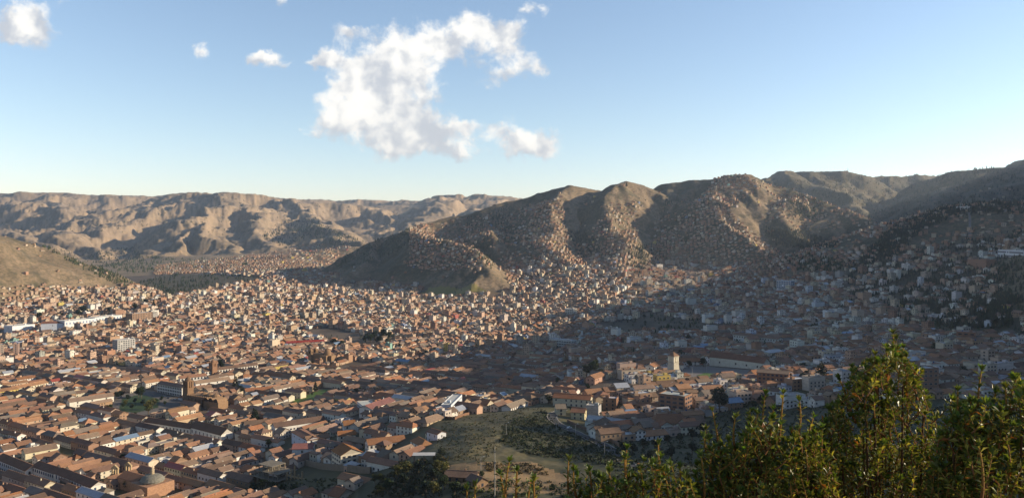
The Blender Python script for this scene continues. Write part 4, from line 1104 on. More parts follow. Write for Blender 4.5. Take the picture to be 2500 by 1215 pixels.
# brown stone church with bell tower on the square
p = P_TOWER; az = U_AZ + 86
t1 = thing('stone_church', 'brown stone church with square bell tower and low domes beside the arcaded school', 'church', p)
f0 = frame(0, 0, az)
small_tower(t1, f0, 0, 2, 8.5, 27, STONE, hb=8.5)
mb = MB(); mb.box(f0, 4.5, 46, -4, 12, -2, 11.5, 0, STONE, top=STONE2)
for i in range(7): mb.box(f0, 7 + i * 6, 8.2 + i * 6, -5.2, -4, -2, 9, 0, STONE)
for i in range(14): mb.box(f0, 5 + i * 3, 6 + i * 3, -4.2, -3.6, 11.5, 12.6, 0, STONE2)
mb.build('nave', [M_STONE], t1)
for i in range(3):
    mb = MB(); lathe(mb, f0, 24 + i * 9.5, 5, [(4.6, 11.4), (4.4, 13.0), (3.2, 14.3), (.8, 15.0), (.5, 15.8)], 14, 0, STONE2); mb.build('dome', [M_STONE], t1)
for i in range(3):
    x0 = 37 + i * 8; mb = MB(); mb.box(f0, x0, x0 + 7.8, -7, 11 - i * 2, -2, 8.5, 0, STONE2); vault(mb, f0, x0 + .4, x0 + 7.4, -7.3, 10 - i * 2, 8.4, 4.2, 0, STONE2, (.07, .05, .035))
    mb.build('vaulted_chapel', [M_STONE], t1)
# brown domed church in mid-town
p = P_CH2; az = 110; f0 = frame(0, 0, az)
t2 = thing('domed_church', 'brown church with two small towers and round dome below the red market roof', 'church', p)
mb = MB(); mb.box(f0, -18, 18, -6, 6, -2, 12, 0, STONE2); mb.box(f0, 2, 12, -11, 11, -2, 12.5, 0, STONE2); mb.build('nave', [M_STONE], t2)
mb = MB(); vault(mb, lambda a_, b_: f0(b_, a_), -5.5, 5.5, -16, 1, 12, 3, 0, STONE2); mb.build('vault_roof', [M_STONE], t2)
mb = MB(); lathe(mb, f0, 7, 0, [(5.6, 12), (5.6, 15.5), (5.2, 17.5), (3.6, 20), (.9, 21.3), (.8, 23.5), (.1, 24.6)], 16, 0, STONE2); mb.build('dome', [M_STONE], t2)
for s_ in (-1, 1): small_tower(t2, f0, -19, s_ * 6.5, 5.4, 19, STONE2, bell=1)
# white bell tower on its square
p = P_SCT; f0 = frame(0, 0, 52)
t3 = thing('white_bell_tower', 'tapering white bell tower with small tiled pyramid roof at the corner of its square', 'tower', p)
mb = MB(); mb.box(f0, -5.2, 5.2, -5.2, 5.2, -4, 4.5, 0, (.34, .30, .24)); mb.build('stone_plinth', [M_STONE], t3)
small_tower(t3, f0, 0, 0, 9.6, 19.5, (.80, .76, .62), mat=M_WALL, cap='pyramid', tap=.80, capcol=(.28, .17, .11), hb=7)
# low grey dome and its church at the lower edge
p = P_DOME; f0 = frame(0, 0, U_AZ + 90)
t4 = thing('brick_church', 'tan brick church with a low grey ribbed dome and small lantern at the lower edge', 'church', p)
mb = MB(); mb.box(f0, -11, 11, -11, 11, -2, 9.5, 0, (.46, .27, .17)); mb.box(f0, -34, -11, -7, 7, -2, 9, 0, (.46, .27, .17)); mb.build('wall', [M_STONE], t4)
mb = MB(); g4 = lambda a_, b_: f0(a_ - 22.5, b_); mb.gable(g4, 24, 14, 9.1, 3.2, .5, 0, (.36, .18, .10), 0, (.46, .27, .17)); mb.build('roof', [M_ROOF], t4)
mb = MB(); lathe(mb, f0, 0, 0, [(8.2, 9.4), (8.2, 10.6), (9.0, 10.8), (8.6, 11.2), (7.4, 13.0), (5.2, 14.4), (2.0, 15.1), (1.5, 15.2)], 20, 0, (.25, .24, .20))
for i in range(10):
    a_ = 2 * math.pi * i / 10
mb.build('dome', [M_STONE], t4)
mb = MB(); lathe(mb, f0, 0, 0, [(1.5, 15.1), (1.4, 18.0), (1.8, 18.1), (1.2, 19.2), (.2, 20.0), (.15, 21.5)], 8, 0, (.52, .42, .28)); mb.build('lantern', [M_STONE], t4)
# bell gables
for (px_, py_, lab_) in ((281, 1178, 'yellow stone bell gable in front of the long shaded street wing'), (313, 1170, 'slim bell gable with an arch standing among the tiled roofs near the low dome')):
    p = at(px_, py_); t_ = thing('bell_gable', lab_, 'bell tower', p); f0 = frame(0, 0, 110)
    mb = MB()
    for x_ in (-3.2, -.4, 2.4): mb.box(f0, x_, x_ + .9, -.6, .6, 7, 11, 0, (.52, .40, .24))
    mb.box(f0, -4, 4, -.7, .7, -1, 7, 0, (.50, .38, .23)); mb.box(f0, -3.6, 3.6, -.7, .7, 11, 12, 0, (.52, .40, .24))
    mb.face([f0(-3.6, -.7) + (12,), f0(3.6, -.7) + (12,), f0(0, -.7) + (14.5,)], 0, (.52, .40, .24)); mb.face([f0(-3.6, .7) + (12,), f0(3.6, .7) + (12,), f0(0, .7) + (14.5,)], 0, (.52, .40, .24))
    for s_ in (-1, 1): mb.face([f0(s_ * 3.6, -.7) + (12,), f0(s_ * 3.6, .7) + (12,), f0(0, .7) + (14.5,), f0(0, -.7) + (14.5,)], 0, (.52, .40, .24))
    mb.build('arch_wall', [M_STONE], t_)
    mb = MB(); lathe(mb, f0, -.9, 0, [(.55, 8.6), (.45, 9.4), (.1, 9.9)], 8, 0, (.08, .07, .04)); mb.build('bell', [M_METAL], t_)
# far brick bell tower
p = P_TW3; t5 = thing('brick_bell_tower', 'small brown bell tower with domed top beside a dark tall tree', 'tower', p)
small_tower(t5, frame(0, 0, 120), 0, 0, 8, 19, (.32, .19, .12), bell=2)
# unfinished concrete building
p = at(655, 1182); f0 = frame(0, 0, U_AZ + 90)
t6 = thing('unfinished_building', 'unfinished grey concrete building of bare slabs and columns above a field of stumps', 'building', p)
CON = (.26, .23, .18)
for k_, (x0, x1, y0, y1) in enumerate([(-16, 12, -2, 16), (-16, 10, 0, 16), (-14, 2, 2, 15)]):
    z_ = 4.2 * (k_ + 1)
    plain(lambda mb: mb.box(f0, x0, x1, y0, y1, z_, z_ + .4, 0, CON, bottom=True), [M_STONE], t6, 'floor_slab')
    for ix in range(int((x1 - x0) // 5) + 1):
        for iy in (0, 1, 2):
            cx_, cy_ = x0 + .6 + ix * 5, y0 + .6 + iy * (y1 - y0 - 1.2) / 2
            plain(lambda mb: mb.box(f0, cx_ - .28, cx_ + .28, cy_ - .28, cy_ + .28, z_ - 4.2 + (.4 if k_ else -1), z_, 0, CON), [M_STONE], t6, 'column')
for i in range(5):
    plain(lambda mb: mb.box(f0, 13 + i * 4, 13.8 + i * 4, 6, 7, -1, 10 + (i % 3) * 3, 0, (.40, .30, .18)), [M_STONE], t6, 'pillar')
plain(lambda mb: mb.box(f0, 12, 33, 6.1, 6.9, 7, 8, 0, (.40, .30, .18)), [M_STONE], t6, 'beam')
for i in range(36):
    x_, y_ = 2 + (i % 9) * 5 + rr.uniform(-.5, .5), -8 - (i // 9) * 6
    q = f0(x_, y_); zz = tzs(p[0] + q[0], p[1] + q[1]) - p[2]
    plain(lambda mb: mb.box(f0, x_ - .3, x_ + .3, y_ - .3, y_ + .3, zz - .5, zz + rr.uniform(2.2, 4.5), 0, CON), [M_STONE], t6, 'column_stump')
# adobe huts on the field
for (px_, py_, L_, az_, lab_) in ((1128, 1172, 17, 100, 'adobe hut with a mottled old tiled roof on the dry field'), (1165, 1185, 9, 140, 'small adobe shed with pale roof in front of the adobe hut')):
    p = at(px_, py_); build_one(dict(x=p[0], y=p[1], z=p[2], az=az_, L=L_, D=7.5, h=3.2, tile=True, rh=2.2, wc=(.30, .20, .12), rc=(.25, .165, .12)), 'adobe_hut', lab_, 'hut', cap=3)
p = at(1035, 1128); t7 = thing('open_shed', 'open shed with flat pale sheet roof on posts beside the grassy slope', 'shed', p); f0 = frame(0, 0, 88)
plain(lambda mb: mb.box(f0, -7, 7, -3.5, 3.5, 5, 5.3, 0, (.62, .58, .52), bottom=True), [M_TIN], t7, 'roof')
for sx in (-6, 0, 6):
    for sy in (-3, 3): plain(lambda mb: mb.box(f0, sx - .2, sx + .2, sy - .2, sy + .2, -2, 5, 0, (.2, .14, .1)), [M_WOOD], t7, 'post')
# terrace wall dark brick below the white annexes
def ground_wall(pts_, hgt, th, name, label, col, mat=M_WALL):
    P = [at(*q) for q in pts_]; root = thing(name, label, 'wall', P[0]); o = P[0]; mb = MB()
    for a, b in zip(P[:-1], P[1:]):
        n_ = max(1, int(math.hypot(b[0] - a[0], b[1] - a[1]) / 6))
        for i in range(n_):
            q0 = [a[k_] + (b[k_] - a[k_]) * i / n_ - o[k_] for k_ in (0, 1)]; q1 = [a[k_] + (b[k_] - a[k_]) * (i + 1) / n_ - o[k_] for k_ in (0, 1)]
            z0 = tzs(q0[0] + o[0], q0[1] + o[1]) - o[2]; z1 = tzs(q1[0] + o[0], q1[1] + o[1]) - o[2]
            dx, dy = q1[0] - q0[0], q1[1] - q0[1]; L = math.hypot(dx, dy); nx, ny = -dy / L * th / 2, dx / L * th / 2
            A_, B_, C_, D_ = (q0[0] - nx, q0[1] - ny), (q1[0] - nx, q1[1] - ny), (q1[0] + nx, q1[1] + ny), (q0[0] + nx, q0[1] + ny)
            for (m_, n2, za, zb) in ((A_, B_, z0, z1), (C_, D_, z1, z0)): mb.face([m_ + (za - 1,), n2 + (zb - 1,), n2 + (zb + hgt,), m_ + (za + hgt,)], 0, col, 0, ((0, 3), (L, 3), (L, 3 + hgt), (0, 3 + hgt)))
            mb.face([A_ + (z0 + hgt,), B_ + (z1 + hgt,), C_ + (z1 + hgt,), D_ + (z0 + hgt,)], 0, tuple(c_ * 1.1 for c_ in col))
    mb.build('masonry', [mat], root); return root
ground_wall([(730, 1132), (800, 1146), (905, 1155)], 4.5, .8, 'site_wall', 'long stained retaining wall behind the field of concrete stumps', (.26, .22, .17))
ground_wall([(1072, 1020), (1110, 1024), (1145, 1012)], 2.2, .5, 'field_wall', 'low brown adobe wall along the upper left edge of the grassy field', (.24, .14, .09))
ground_wall([(1385, 1030), (1430, 1050), (1480, 1072), (1530, 1100)], 2.4, .6, 'roadside_wall', 'brown wall along the upper side of the winding road', (.24, .155, .11))
ground_wall([(1500, 753), (1450, 741), (1400, 752)], 4.5, .8, 'sunlit_retaining_wall', 'pale retaining wall catching the sun across the middle of the town', (.62, .52, .40))
ground_wall([(1380, 792), (1340, 797), (1290, 800)], 4, .8, 'pale_avenue_wall', 'pale ochre embankment wall beside the bend of the avenue', (.58, .46, .32))
ground_wall([(1655, 928), (1735, 930), (1800, 926)], 2.0, .6, 'square_edge_wall', 'dark stone edge wall below the square of the white bell tower', (.16, .14, .12))

# ---------------------------------------------------------------- roads, squares, lawns laid as sheets on the ground
def drape(name, poly_px, col, mat, step=4.0, dz=.12, world=False):
    pl = poly_px if world else [at(*q)[:2] for q in poly_px]
    x0, x1 = min(q[0] for q in pl), max(q[0] for q in pl); y0, y1 = min(q[1] for q in pl), max(q[1] for q in pl)
    mb = MB(); n1 = int((x1 - x0) / step) + 1; n2 = int((y1 - y0) / step) + 1
    for i in range(n1):
        for j in range(n2):
            x_, y_ = x0 + i * step, y0 + j * step
            if not inp(x_ + step / 2, y_ + step / 2, pl): continue
            mb.face([(a_, b_, tzs(a_, b_) + dz) for a_, b_ in ((x_, y_), (x_ + step, y_), (x_ + step, y_ + step), (x_, y_ + step))], 0, col)
    o = mb.build(name, [mat])
    if o: o['kind'] = 'structure'
def ribbon(name, pts_, wd, col, mat=M_ROAD, dz=.35, clear=True, kerb=False):
    P = [at(*q) for q in pts_]; P = [q for q in P if q]
    # smooth
    Q = []
    for i in range(len(P) - 1):
        a, b = P[i], P[i + 1]; p0 = P[max(0, i - 1)]; p3 = P[min(len(P) - 1, i + 2)]
        for k_ in range(8):
            s_ = k_ / 8
            Q.append(tuple(.5 * (2 * a[c] + (b[c] - p0[c]) * s_ + (2 * p0[c] - 5 * a[c] + 4 * b[c] - p3[c]) * s_ ** 2 + (3 * a[c] - p0[c] - 3 * b[c] + p3[c]) * s_ ** 3) for c in (0, 1)))
    Q.append(P[-1][:2]); mb = MB(); prev = None
    for i in range(len(Q)):
        a = Q[max(0, i - 1)]; b = Q[min(len(Q) - 1, i + 1)]; L = math.hypot(b[0] - a[0], b[1] - a[1]) + 1e-6
        nx, ny = -(b[1] - a[1]) / L, (b[0] - a[0]) / L; row = []
        for s_ in (-1.25, -1, -.999, 0, .999, 1, 1.25):
            x_, y_ = Q[i][0] + nx * wd / 2 * s_, Q[i][1] + ny * wd / 2 * s_
            row.append((x_, y_, tzs(x_, y_) + dz + (.14 if abs(s_) >= 1 else 0)))
        if prev:
            for k_ in range(6): mb.face([prev[k_], prev[k_ + 1], row[k_ + 1], row[k_]], 0, col if 1 < k_ < 4 else (.30, .28, .25))
        prev = row
    o = mb.build(name, [mat]); o['kind'] = 'structure'
ROAD1 = [(1376,1000),(1352,1010),(1350,1024),(1380,1044),(1425,1064),(1475,1088),(1512,1112),(1540,1140)]
ribbon('road', ROAD1, 7, (.075, .075, .08))
ribbon('avenue', [(1385,792),(1412,778),(1424,792),(1440,806),(1500,814),(1600,822)], 12, (.09, .09, .095), dz=.6)
ribbon('hillside_stair_street', [(2367,520),(2368,548),(2367,575),(2366,600)], 4, (.20, .19, .18), dz=.6)
ribbon('hillside_street', [(1958,706),(1950,724),(1938,745)], 6, (.14, .13, .13), dz=.8)
drape('square_paving', [(262,1006),(285,966),(345,947),(395,958),(460,984),(415,998),(340,1018)], (.17, .155, .14), M_FLAT)
drape('garden', [(290,1002),(300,972),(345,962),(390,975),(385,995),(330,1008)], (.05, .085, .03), M_LEAF, dz=.3, step=2)
drape('square_paving', [(1655,926),(1660,894),(1735,894),(1880,907),(1830,922),(1700,930)], (.22, .20, .185), M_FLAT)
drape('lawn', [(1702,917),(1722,910),(1748,913),(1735,920)], (.13, .20, .04), M_LEAF, dz=.35, step=2)
drape('lawn', [(712,978),(790,950),(815,952),(770,974),(730,988)], (.11, .18, .035), M_LEAF, dz=.3, step=3)
drape('playing_field', [(1012,722),(1050,702),(1110,704),(1190,712),(1120,722)], (.28, .24, .08), M_LEAF, dz=.8, step=8)
drape('bare_field', [(1085,1180),(1090,1135),(1190,1128),(1290,1125),(1400,1160),(1420,1200),(1200,1200)], (.34, .23, .12), M_STONE, dz=.1, step=3)
# ---------------------------------------------------------------- trees
def leaf_cloud(mb, blobs, n, sz, cols, mat=0, up=.3):
    for _ in range(n):
        b_ = rr.choices(blobs, [q[3] ** 2 for q in blobs])[0]
        while True:
            d_ = [rr.uniform(-1, 1) for _ in range(3)]; L = math.sqrt(sum(q * q for q in d_))
            if .05 < L < 1: break
        r_ = b_[3] * (L ** -1) * rr.uniform(.62, 1.08); sqz = b_[4] if len(b_) > 4 else .8
        c = (b_[0] + d_[0] * r_, b_[1] + d_[1] * r_, b_[2] + d_[2] * r_ * sqz)
        a_ = [rr.gauss(0, 1) for _ in range(3)]; b2 = [rr.gauss(0, 1) for _ in range(3)]
        s_ = sz * rr.uniform(.6, 1.4); na = math.sqrt(sum(q * q for q in a_)); nb = math.sqrt(sum(q * q for q in b2))
        a_ = [q * s_ / na for q in a_]; b2 = [q * s_ * .7 / nb for q in b2]
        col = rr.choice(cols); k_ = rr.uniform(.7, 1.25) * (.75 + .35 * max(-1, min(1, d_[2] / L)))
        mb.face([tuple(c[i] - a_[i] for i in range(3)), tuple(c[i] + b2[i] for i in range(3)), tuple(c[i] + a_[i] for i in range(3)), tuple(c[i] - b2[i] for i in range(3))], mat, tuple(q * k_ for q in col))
def trunk_mb(h_, r_, branches=6, spread=2.0):
    mb = MB(); n = 7
    def tube(p0, p1, r0, r1):
        d_ = Vector(p1) - Vector(p0); u_ = d_.orthogonal().normalized(); v_ = d_.cross(u_).normalized()
        A_ = [tuple(Vector(p0) + (u_ * math.cos(a_) + v_ * math.sin(a_)) * r0) for a_ in np.linspace(0, 2 * math.pi, n, endpoint=False)]
        B_ = [tuple(Vector(p1) + (u_ * math.cos(a_) + v_ * math.sin(a_)) * r1) for a_ in np.linspace(0, 2 * math.pi, n, endpoint=False)]
        for i in range(n): mb.face([A_[i], A_[(i + 1) % n], B_[(i + 1) % n], B_[i]], 0, (.13, .10, .07))
    tube((0, 0, -.6), (.1, 0, h_ * .5), r_, r_ * .7); tube((.1, 0, h_ * .5), (0, .1, h_ * .92), r_ * .7, r_ * .15)
    for i in range(branches):
        a_ = i * 2.4; z_ = h_ * (.3 + .45 * i / branches); tube((.05, 0, z_), (math.cos(a_) * spread, math.sin(a_) * spread, z_ + spread * .8), r_ * .35, r_ * .08)
    return mb
GRN = [(.045, .07, .025), (.06, .085, .03), (.035, .055, .022)]
YGR = [(.14, .14, .035), (.10, .12, .03), (.17, .15, .05)]
DGR = [(.022, .038, .02), (.03, .05, .025)]
GGR = [(.07, .085, .05), (.05, .07, .04), (.09, .10, .06)]
TREE = {}
def tree_proto(kind):
    if kind in TREE: return TREE[kind]
    H_ = 10.0; mb = MB()
    if kind == 'conifer':
        bl = [(0, 0, H_ * (.18 + .8 * i / 9), 2.4 * (1 - i / 10) + .25, .45) for i in range(10)]
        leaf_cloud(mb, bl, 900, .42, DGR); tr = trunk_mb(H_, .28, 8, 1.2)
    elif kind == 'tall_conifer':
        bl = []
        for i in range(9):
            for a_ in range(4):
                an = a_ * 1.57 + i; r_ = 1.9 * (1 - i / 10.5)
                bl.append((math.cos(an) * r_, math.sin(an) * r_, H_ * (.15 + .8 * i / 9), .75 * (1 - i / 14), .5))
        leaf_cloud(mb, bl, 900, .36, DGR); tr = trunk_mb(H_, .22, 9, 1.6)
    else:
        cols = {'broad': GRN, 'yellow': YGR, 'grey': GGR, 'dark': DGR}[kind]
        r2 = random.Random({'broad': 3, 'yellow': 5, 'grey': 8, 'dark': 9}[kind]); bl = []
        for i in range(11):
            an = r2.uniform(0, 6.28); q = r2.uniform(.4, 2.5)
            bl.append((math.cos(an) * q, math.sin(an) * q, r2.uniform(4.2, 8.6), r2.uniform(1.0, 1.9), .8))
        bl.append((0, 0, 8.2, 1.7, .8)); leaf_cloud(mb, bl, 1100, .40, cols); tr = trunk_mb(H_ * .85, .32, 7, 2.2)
    a = mb.build('crown', [M_LEAF]); b = tr.build('trunk', [M_BARK])
    TREE[kind] = (a.data, b.data); bpy.data.objects.remove(a); bpy.data.objects.remove(b); return TREE[kind]
TL = [  # px, py of foot, height, kind, width factor
 (345,972,15,'broad',1.1),(338,970,13,'grey',1.1),(362,1012,16,'yellow',1),(372,1000,13,'yellow',.9),(268,1008,10,'broad',1.1),(258,1004,8,'dark',1.1),(300,996,6,'broad',1.2),(306,990,7,'yellow',1.1),(322,1000,7,'grey',1.1),(330,1018,6,'grey',1.2),
 (285,975,10,'dark',1.2),(295,970,9,'dark',1.2),(312,978,8,'dark',1.2),(330,985,7,'dark',1.2),(350,990,8,'dark',1.2),(380,988,8,'broad',1.2),(395,980,7,'dark',1.2),(402,990,6,'broad',1),
 (538,907,20,'dark',.8),(575,958,23,'tall_conifer',.9),(588,962,12,'dark',1),(621,1036,19,'conifer',1),(627,1034,15,'conifer',.9),(770,955,14,'conifer',.9),(740,962,5,'broad',.8),(752,965,5,'broad',.8),(762,967,5,'broad',.8),(728,970,5,'broad',.8),(716,973,5,'broad',.8),(704,976,5,'broad',.8),
 (1432,922,16,'grey',1.1),(1452,920,19,'broad',1.1),(1468,925,11,'dark',1.1),(1548,898,9,'broad',1.1),(1562,897,8,'grey',1),(1650,946,8,'broad',.9),
 (1756,1012,24,'grey',1.0),(2004,935,21,'conifer',1.25),(1960,935,10,'dark',1.4),(1975,930,11,'dark',1.4),(1940,940,9,'dark',1.4),(1985,945,10,'dark',1.3),(1925,935,8,'dark',1.3),
 (915,832,20,'dark',1.1),(905,838,18,'broad',1.2),(935,830,22,'dark',1.1),(950,835,20,'broad',1.2),(925,842,17,'dark',1.2),(945,845,15,'grey',1.2),(892,835,14,'dark',1.2),(815,845,15,'dark',1.3),(835,850,14,'broad',1.2),
 (95,782,20,'dark',1.1),(203,772,26,'dark',1.2),(190,775,20,'dark',1.2),(280,765,20,'conifer',1.1),(268,768,18,'dark',1.2),(330,760,20,'dark',1.2),(345,758,18,'dark',1.2),(375,752,20,'conifer',1.1),(355,745,18,'dark',1.2),
 (655,1092,8,'yellow',1.3),(308,1196,8,'yellow',1.1),(300,1130,9,'dark',1.2),(620,1155,7,'grey',1.1),(575,1120,6,'grey',1.2),(640,1195,8,'yellow',1.4),(620,1200,7,'broad',1.4),(665,1198,7,'broad',1.4),(690,1202,7,'broad',1.4),(720,1205,7,'broad',1.4),
 (985,1188,8,'dark',1.3),(948,1205,9,'broad',1.1),(915,1180,6,'yellow',1.3),(928,1178,6,'yellow',1.3),(970,1170,9,'yellow',1.2),(990,1166,10,'yellow',1.2),(1022,1160,9,'dark',1.3),(1058,1180,9,'dark',1.3),(1085,1195,8,'broad',1.3),(1072,1140,8,'grey',1.2),(1078,1120,7,'grey',1.2),(1068,1155,8,'yellow',1.1),
 (1110,1212,8,'broad',1.3),(1140,1210,7,'dark',1.3),(1175,1170,5,'broad',.9),(1040,1210,8,'dark',1.3),(1000,1212,7,'grey',1.3),(925,1212,7,'yellow',1.2),(1085,1160,7,'yellow',1.1),(1060,1212,8,'yellow',1.2),
 (1520,1105,7,'dark',1.3),(1545,1110,8,'dark',1.3),(1570,1095,7,'grey',1.3),(1600,1100,8,'dark',1.3),(1630,1085,7,'dark',1.3),(1660,1080,7,'grey',1.3),(1690,1075,9,'dark',1.2),(1715,1060,9,'dark',1.2),(1590,1130,8,'dark',1.3),(1640,1120,8,'dark',1.3),(1690,1110,8,'dark',1.3),(1840,1000,8,'broad',1.2),(1860,985,8,'dark',1.2),(1790,1040,8,'dark',1.3),(1830,1050,8,'dark',1.3),(1900,1010,8,'dark',1.3),(1495,985,7,'dark',1.2),(1450,1035,6,'dark',1.2),(1560,1010,7,'dark',1.2),(1575,1020,7,'dark',1.2),
 (1560,755,14,'dark',1),(1395,1008,5,'dark',1.2),(2500,830,12,'dark',1.4),(2430,800,13,'dark',1.3),(2390,795,13,'dark',1.3),(2350,790,13,'dark',1.3),(1530,465-9,22,'conifer',.5)]
for i in range(46):
    px_, py_ = rr.uniform(620, 1500), rr.uniform(745, 990)
    TL.append((px_, py_, rr.uniform(6, 10), rr.choice(('broad', 'dark', 'grey')), 1.2))
for i in range(36):
    TL.append((rr.uniform(1480, 2500), rr.uniform(690, 930), rr.uniform(6, 11), rr.choice(('broad', 'dark', 'dark', 'grey')), 1.3))
tl = []
for (px_, py_, h_, k_, wf) in TL:
    p = at(px_, py_)
    if p: tl.append(dict(px=px_, py=py_ - 10, p=p, h=h_, k=k_, w=wf))
pw = place_words(tl)
LOOK = {'broad': 'round green tree', 'yellow': 'sunlit yellow-green tree', 'grey': 'grey-green leafy tree', 'dark': 'dark bushy tree', 'conifer': 'dark pointed conifer', 'tall_conifer': 'tall tiered conifer'}
for q in tl:
    a, b = tree_proto(q['k']); o_, s_, mk = pw[id(q)]
    r_ = thing('conifer' if 'conifer' in q['k'] else 'tree', f"{'tall' if q['h'] > 14 else ('small' if q['h'] < 7.5 else 'middling')} {LOOK[q['k']]}, {o_} tree {s_} the {mk}", 'tree', q['p'], 'trees in the town')
    s_ = q['h'] / 10.0; r_.scale = (s_ * q['w'], s_ * q['w'], s_); r_.rotation_euler = (0, 0, rr.uniform(0, 6.28))
    for nm, me in (('crown', a), ('trunk', b)):
        o = bpy.data.objects.new(nm, me); COL.objects.link(o); o.parent = r_

# ---------------------------------------------------------------- woods and scrub: nobody could count them
def far_tree(mb, x_, y_, z_, h_, w_, cols):
    n = 5; col = rr.choice(cols); k_ = rr.uniform(.7, 1.3)
    for lv in range(3):
        z0 = z_ + h_ * (.08 + .26 * lv); r_ = w_ * (1 - .28 * lv) * rr.uniform(.8, 1.2); z1 = z0 + h_ * .45; ox, oy = rr.uniform(-.2, .2) * w_, rr.uniform(-.2, .2) * w_
        ring = [(x_ + ox + r_ * rr.uniform(.7, 1.2) * math.cos(a_), y_ + oy + r_ * rr.uniform(.7, 1.2) * math.sin(a_), z0 + rr.uniform(-.1, .1) * h_) for a_ in np.linspace(lv, lv + 2 * math.pi, n, endpoint=False)]
        for i in range(n): mb.face([ring[i], ring[(i + 1) % n], (x_ + ox, y_ + oy, z1)], 0, tuple(c_ * k_ * rr.uniform(.8, 1.2) for c_ in col))
WOODS = [([(1480,700),(2500,690),(2500,880),(1480,880)],900,4,8,DGR+GRN),([(330,690),(420,668),(560,672),(660,676),(620,688),(560,697),(480,714),(400,728),(375,708)],200,8,13,DGR),([(100,600),(160,610),(330,690),(360,715),(300,700),(200,655)],330,7,11,GRN),([(250,650),(330,625),(430,632),(600,625),(640,640),(560,655),(440,660),(300,668)],380,10,15,GRN),
 ([(640,580),(700,540),(780,530),(760,570),(700,610)],260,12,18,DGR),([(700,560),(760,540),(890,590),(820,600)],260,12,16,GRN),([(200,620),(330,600),(360,640),(250,655)],200,12,16,DGR),
 ([(1130,590),(1180,590),(1205,640),(1195,660),(1160,620)],120,6,9,GRN),([(1380,560),(1440,570),(1470,610),(1420,640)],160,7,10,DGR),([(1540,600),(1600,600),(1640,650),(1560,680),(1530,650)],240,8,11,DGR),
 ([(1870,560),(1960,565),(2050,600),(2000,610),(1900,600)],420,8,12,DGR),([(1880,620),(1960,615),(2060,640),(2050,665),(1960,660)],260,7,10,GRN),([(1920,470),(2010,490),(1990,540),(1930,530)],220,7,10,GRN),
 ([(2130,600),(2200,545),(2330,500),(2350,515),(2250,560),(2180,620),(2100,660)],900,8,12,DGR),([(2170,740),(2330,715),(2480,740),(2460,800),(2300,800),(2180,775)],750,7,11,DGR),([(2340,500),(2500,480),(2500,520),(2380,520)],260,8,12,DGR),
 ([(2060,640),(2500,560),(2500,740),(2080,720)],900,6,10,DGR),([(1620,480),(1740,470),(1680,600),(1600,600)],180,7,10,GRN),([(1080,550),(1240,510),(1290,600),(1200,590)],170,7,10,DGR),([(870,590),(1000,545),(1010,600),(880,650),(820,650)],260,6,9,GRN),
 ([(1840,440),(2500,410),(2500,500),(2180,560),(2000,480)],700,9,14,DGR),([(0,480),(1100,480),(900,580),(0,560)],380,10,16,GRN),([(2370,410),(2420,405),(2420,420),(2380,425)],30,14,18,DGR),
 ([(1480,700),(2060,690),(2100,900),(1500,880)],260,5,8,DGR),([(250,705),(420,735),(360,770),(100,790)],130,8,13,DGR),([(600,720),(1400,700),(1400,860),(700,870)],300,5,8,DGR), ([(0,800),(700,720),(900,900),(0,900)],120,5,8,DGR)]
mb = MB()
for pl, n, h0, h1, cols in WOODS:
    x0, x1 = min(q[0] for q in pl), max(q[0] for q in pl); y0, y1 = min(q[1] for q in pl), max(q[1] for q in pl); k_ = 0
    for _ in range(n * 4):
        if k_ >= n: break
        px_, py_ = rr.uniform(x0, x1), rr.uniform(y0, y1)
        if not inp(px_, py_, pl): continue
        p = at(px_, py_); k_ += 1
        if not p: continue
        h_ = rr.uniform(h0, h1)
        for __ in range(rr.choice((1, 2, 3))):
            x_, y_ = p[0] + rr.uniform(-9, 9), p[1] + rr.uniform(-12, 12)
            far_tree(mb, x_, y_, tzs(x_, y_), h_ * rr.uniform(.6, 1.1), h_ * rr.uniform(.16, .30), cols)
o = mb.build('eucalyptus_woods', [M_LEAF]); tag(o, 'dark groves of eucalyptus scattered over the slopes and gullies', 'woods', kind='stuff')
# scrub and rough grass on the open slope below the viewpoint
mb = MB()
def scrub(poly, n, h0, h1, cols, bush=10):
    x0, x1 = min(q[0] for q in poly), max(q[0] for q in poly); y0, y1 = min(q[1] for q in poly), max(q[1] for q in poly); k_ = 0
    for _ in range(n * 5):
        if k_ >= n: break
        px_, py_ = rr.uniform(x0, x1), rr.uniform(y0, y1)
        if not inp(px_, py_, poly): continue
        k_ += 1; p = at(px_, py_)
        if not p: continue
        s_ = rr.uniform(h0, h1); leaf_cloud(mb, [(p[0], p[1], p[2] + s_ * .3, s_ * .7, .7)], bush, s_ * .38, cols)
DRY = [(.16, .12, .05), (.11, .09, .04), (.20, .15, .07)]
scrub([(1230,1030),(1330,1000),(1380,1050),(1500,1095),(1560,1130),(1500,1140),(1300,1110),(1220,1080)], 1500, .7, 1.9, GRN + DGR + [(.08, .075, .035)], 10)
scrub([(1080,1020),(1330,990),(1340,1010),(1250,1060),(1180,1130),(1060,1120)], 900, .5, 1.4, DRY + GRN + DGR, 8)
scrub([(1060,1110),(1085,1105),(1100,1160),(1060,1170)], 120, 1, 2.2, DRY + YGR, 12)
scrub([(1180,1128),(1320,1135),(1340,1160),(1190,1150)], 200, .8, 1.8, DRY, 10)
scrub([(960,1130),(1050,1120),(1080,1214),(900,1214)], 420, .9, 2.2, DRY + GRN, 12)
scrub([(1500,1070),(1760,1010),(1850,970),(2100,1000),(2100,1214),(1500,1214)], 1900, .8, 2.4, DGR + GRN, 10)
scrub([(2080,1000),(2500,990),(2500,1214),(2080,1214)], 700, .8, 2.4, DGR + GRN, 10)
scrub([(1100,1170),(1500,1180),(1500,1214),(1100,1214)], 260, 1.0, 2.2, DGR + GRN + YGR, 12)
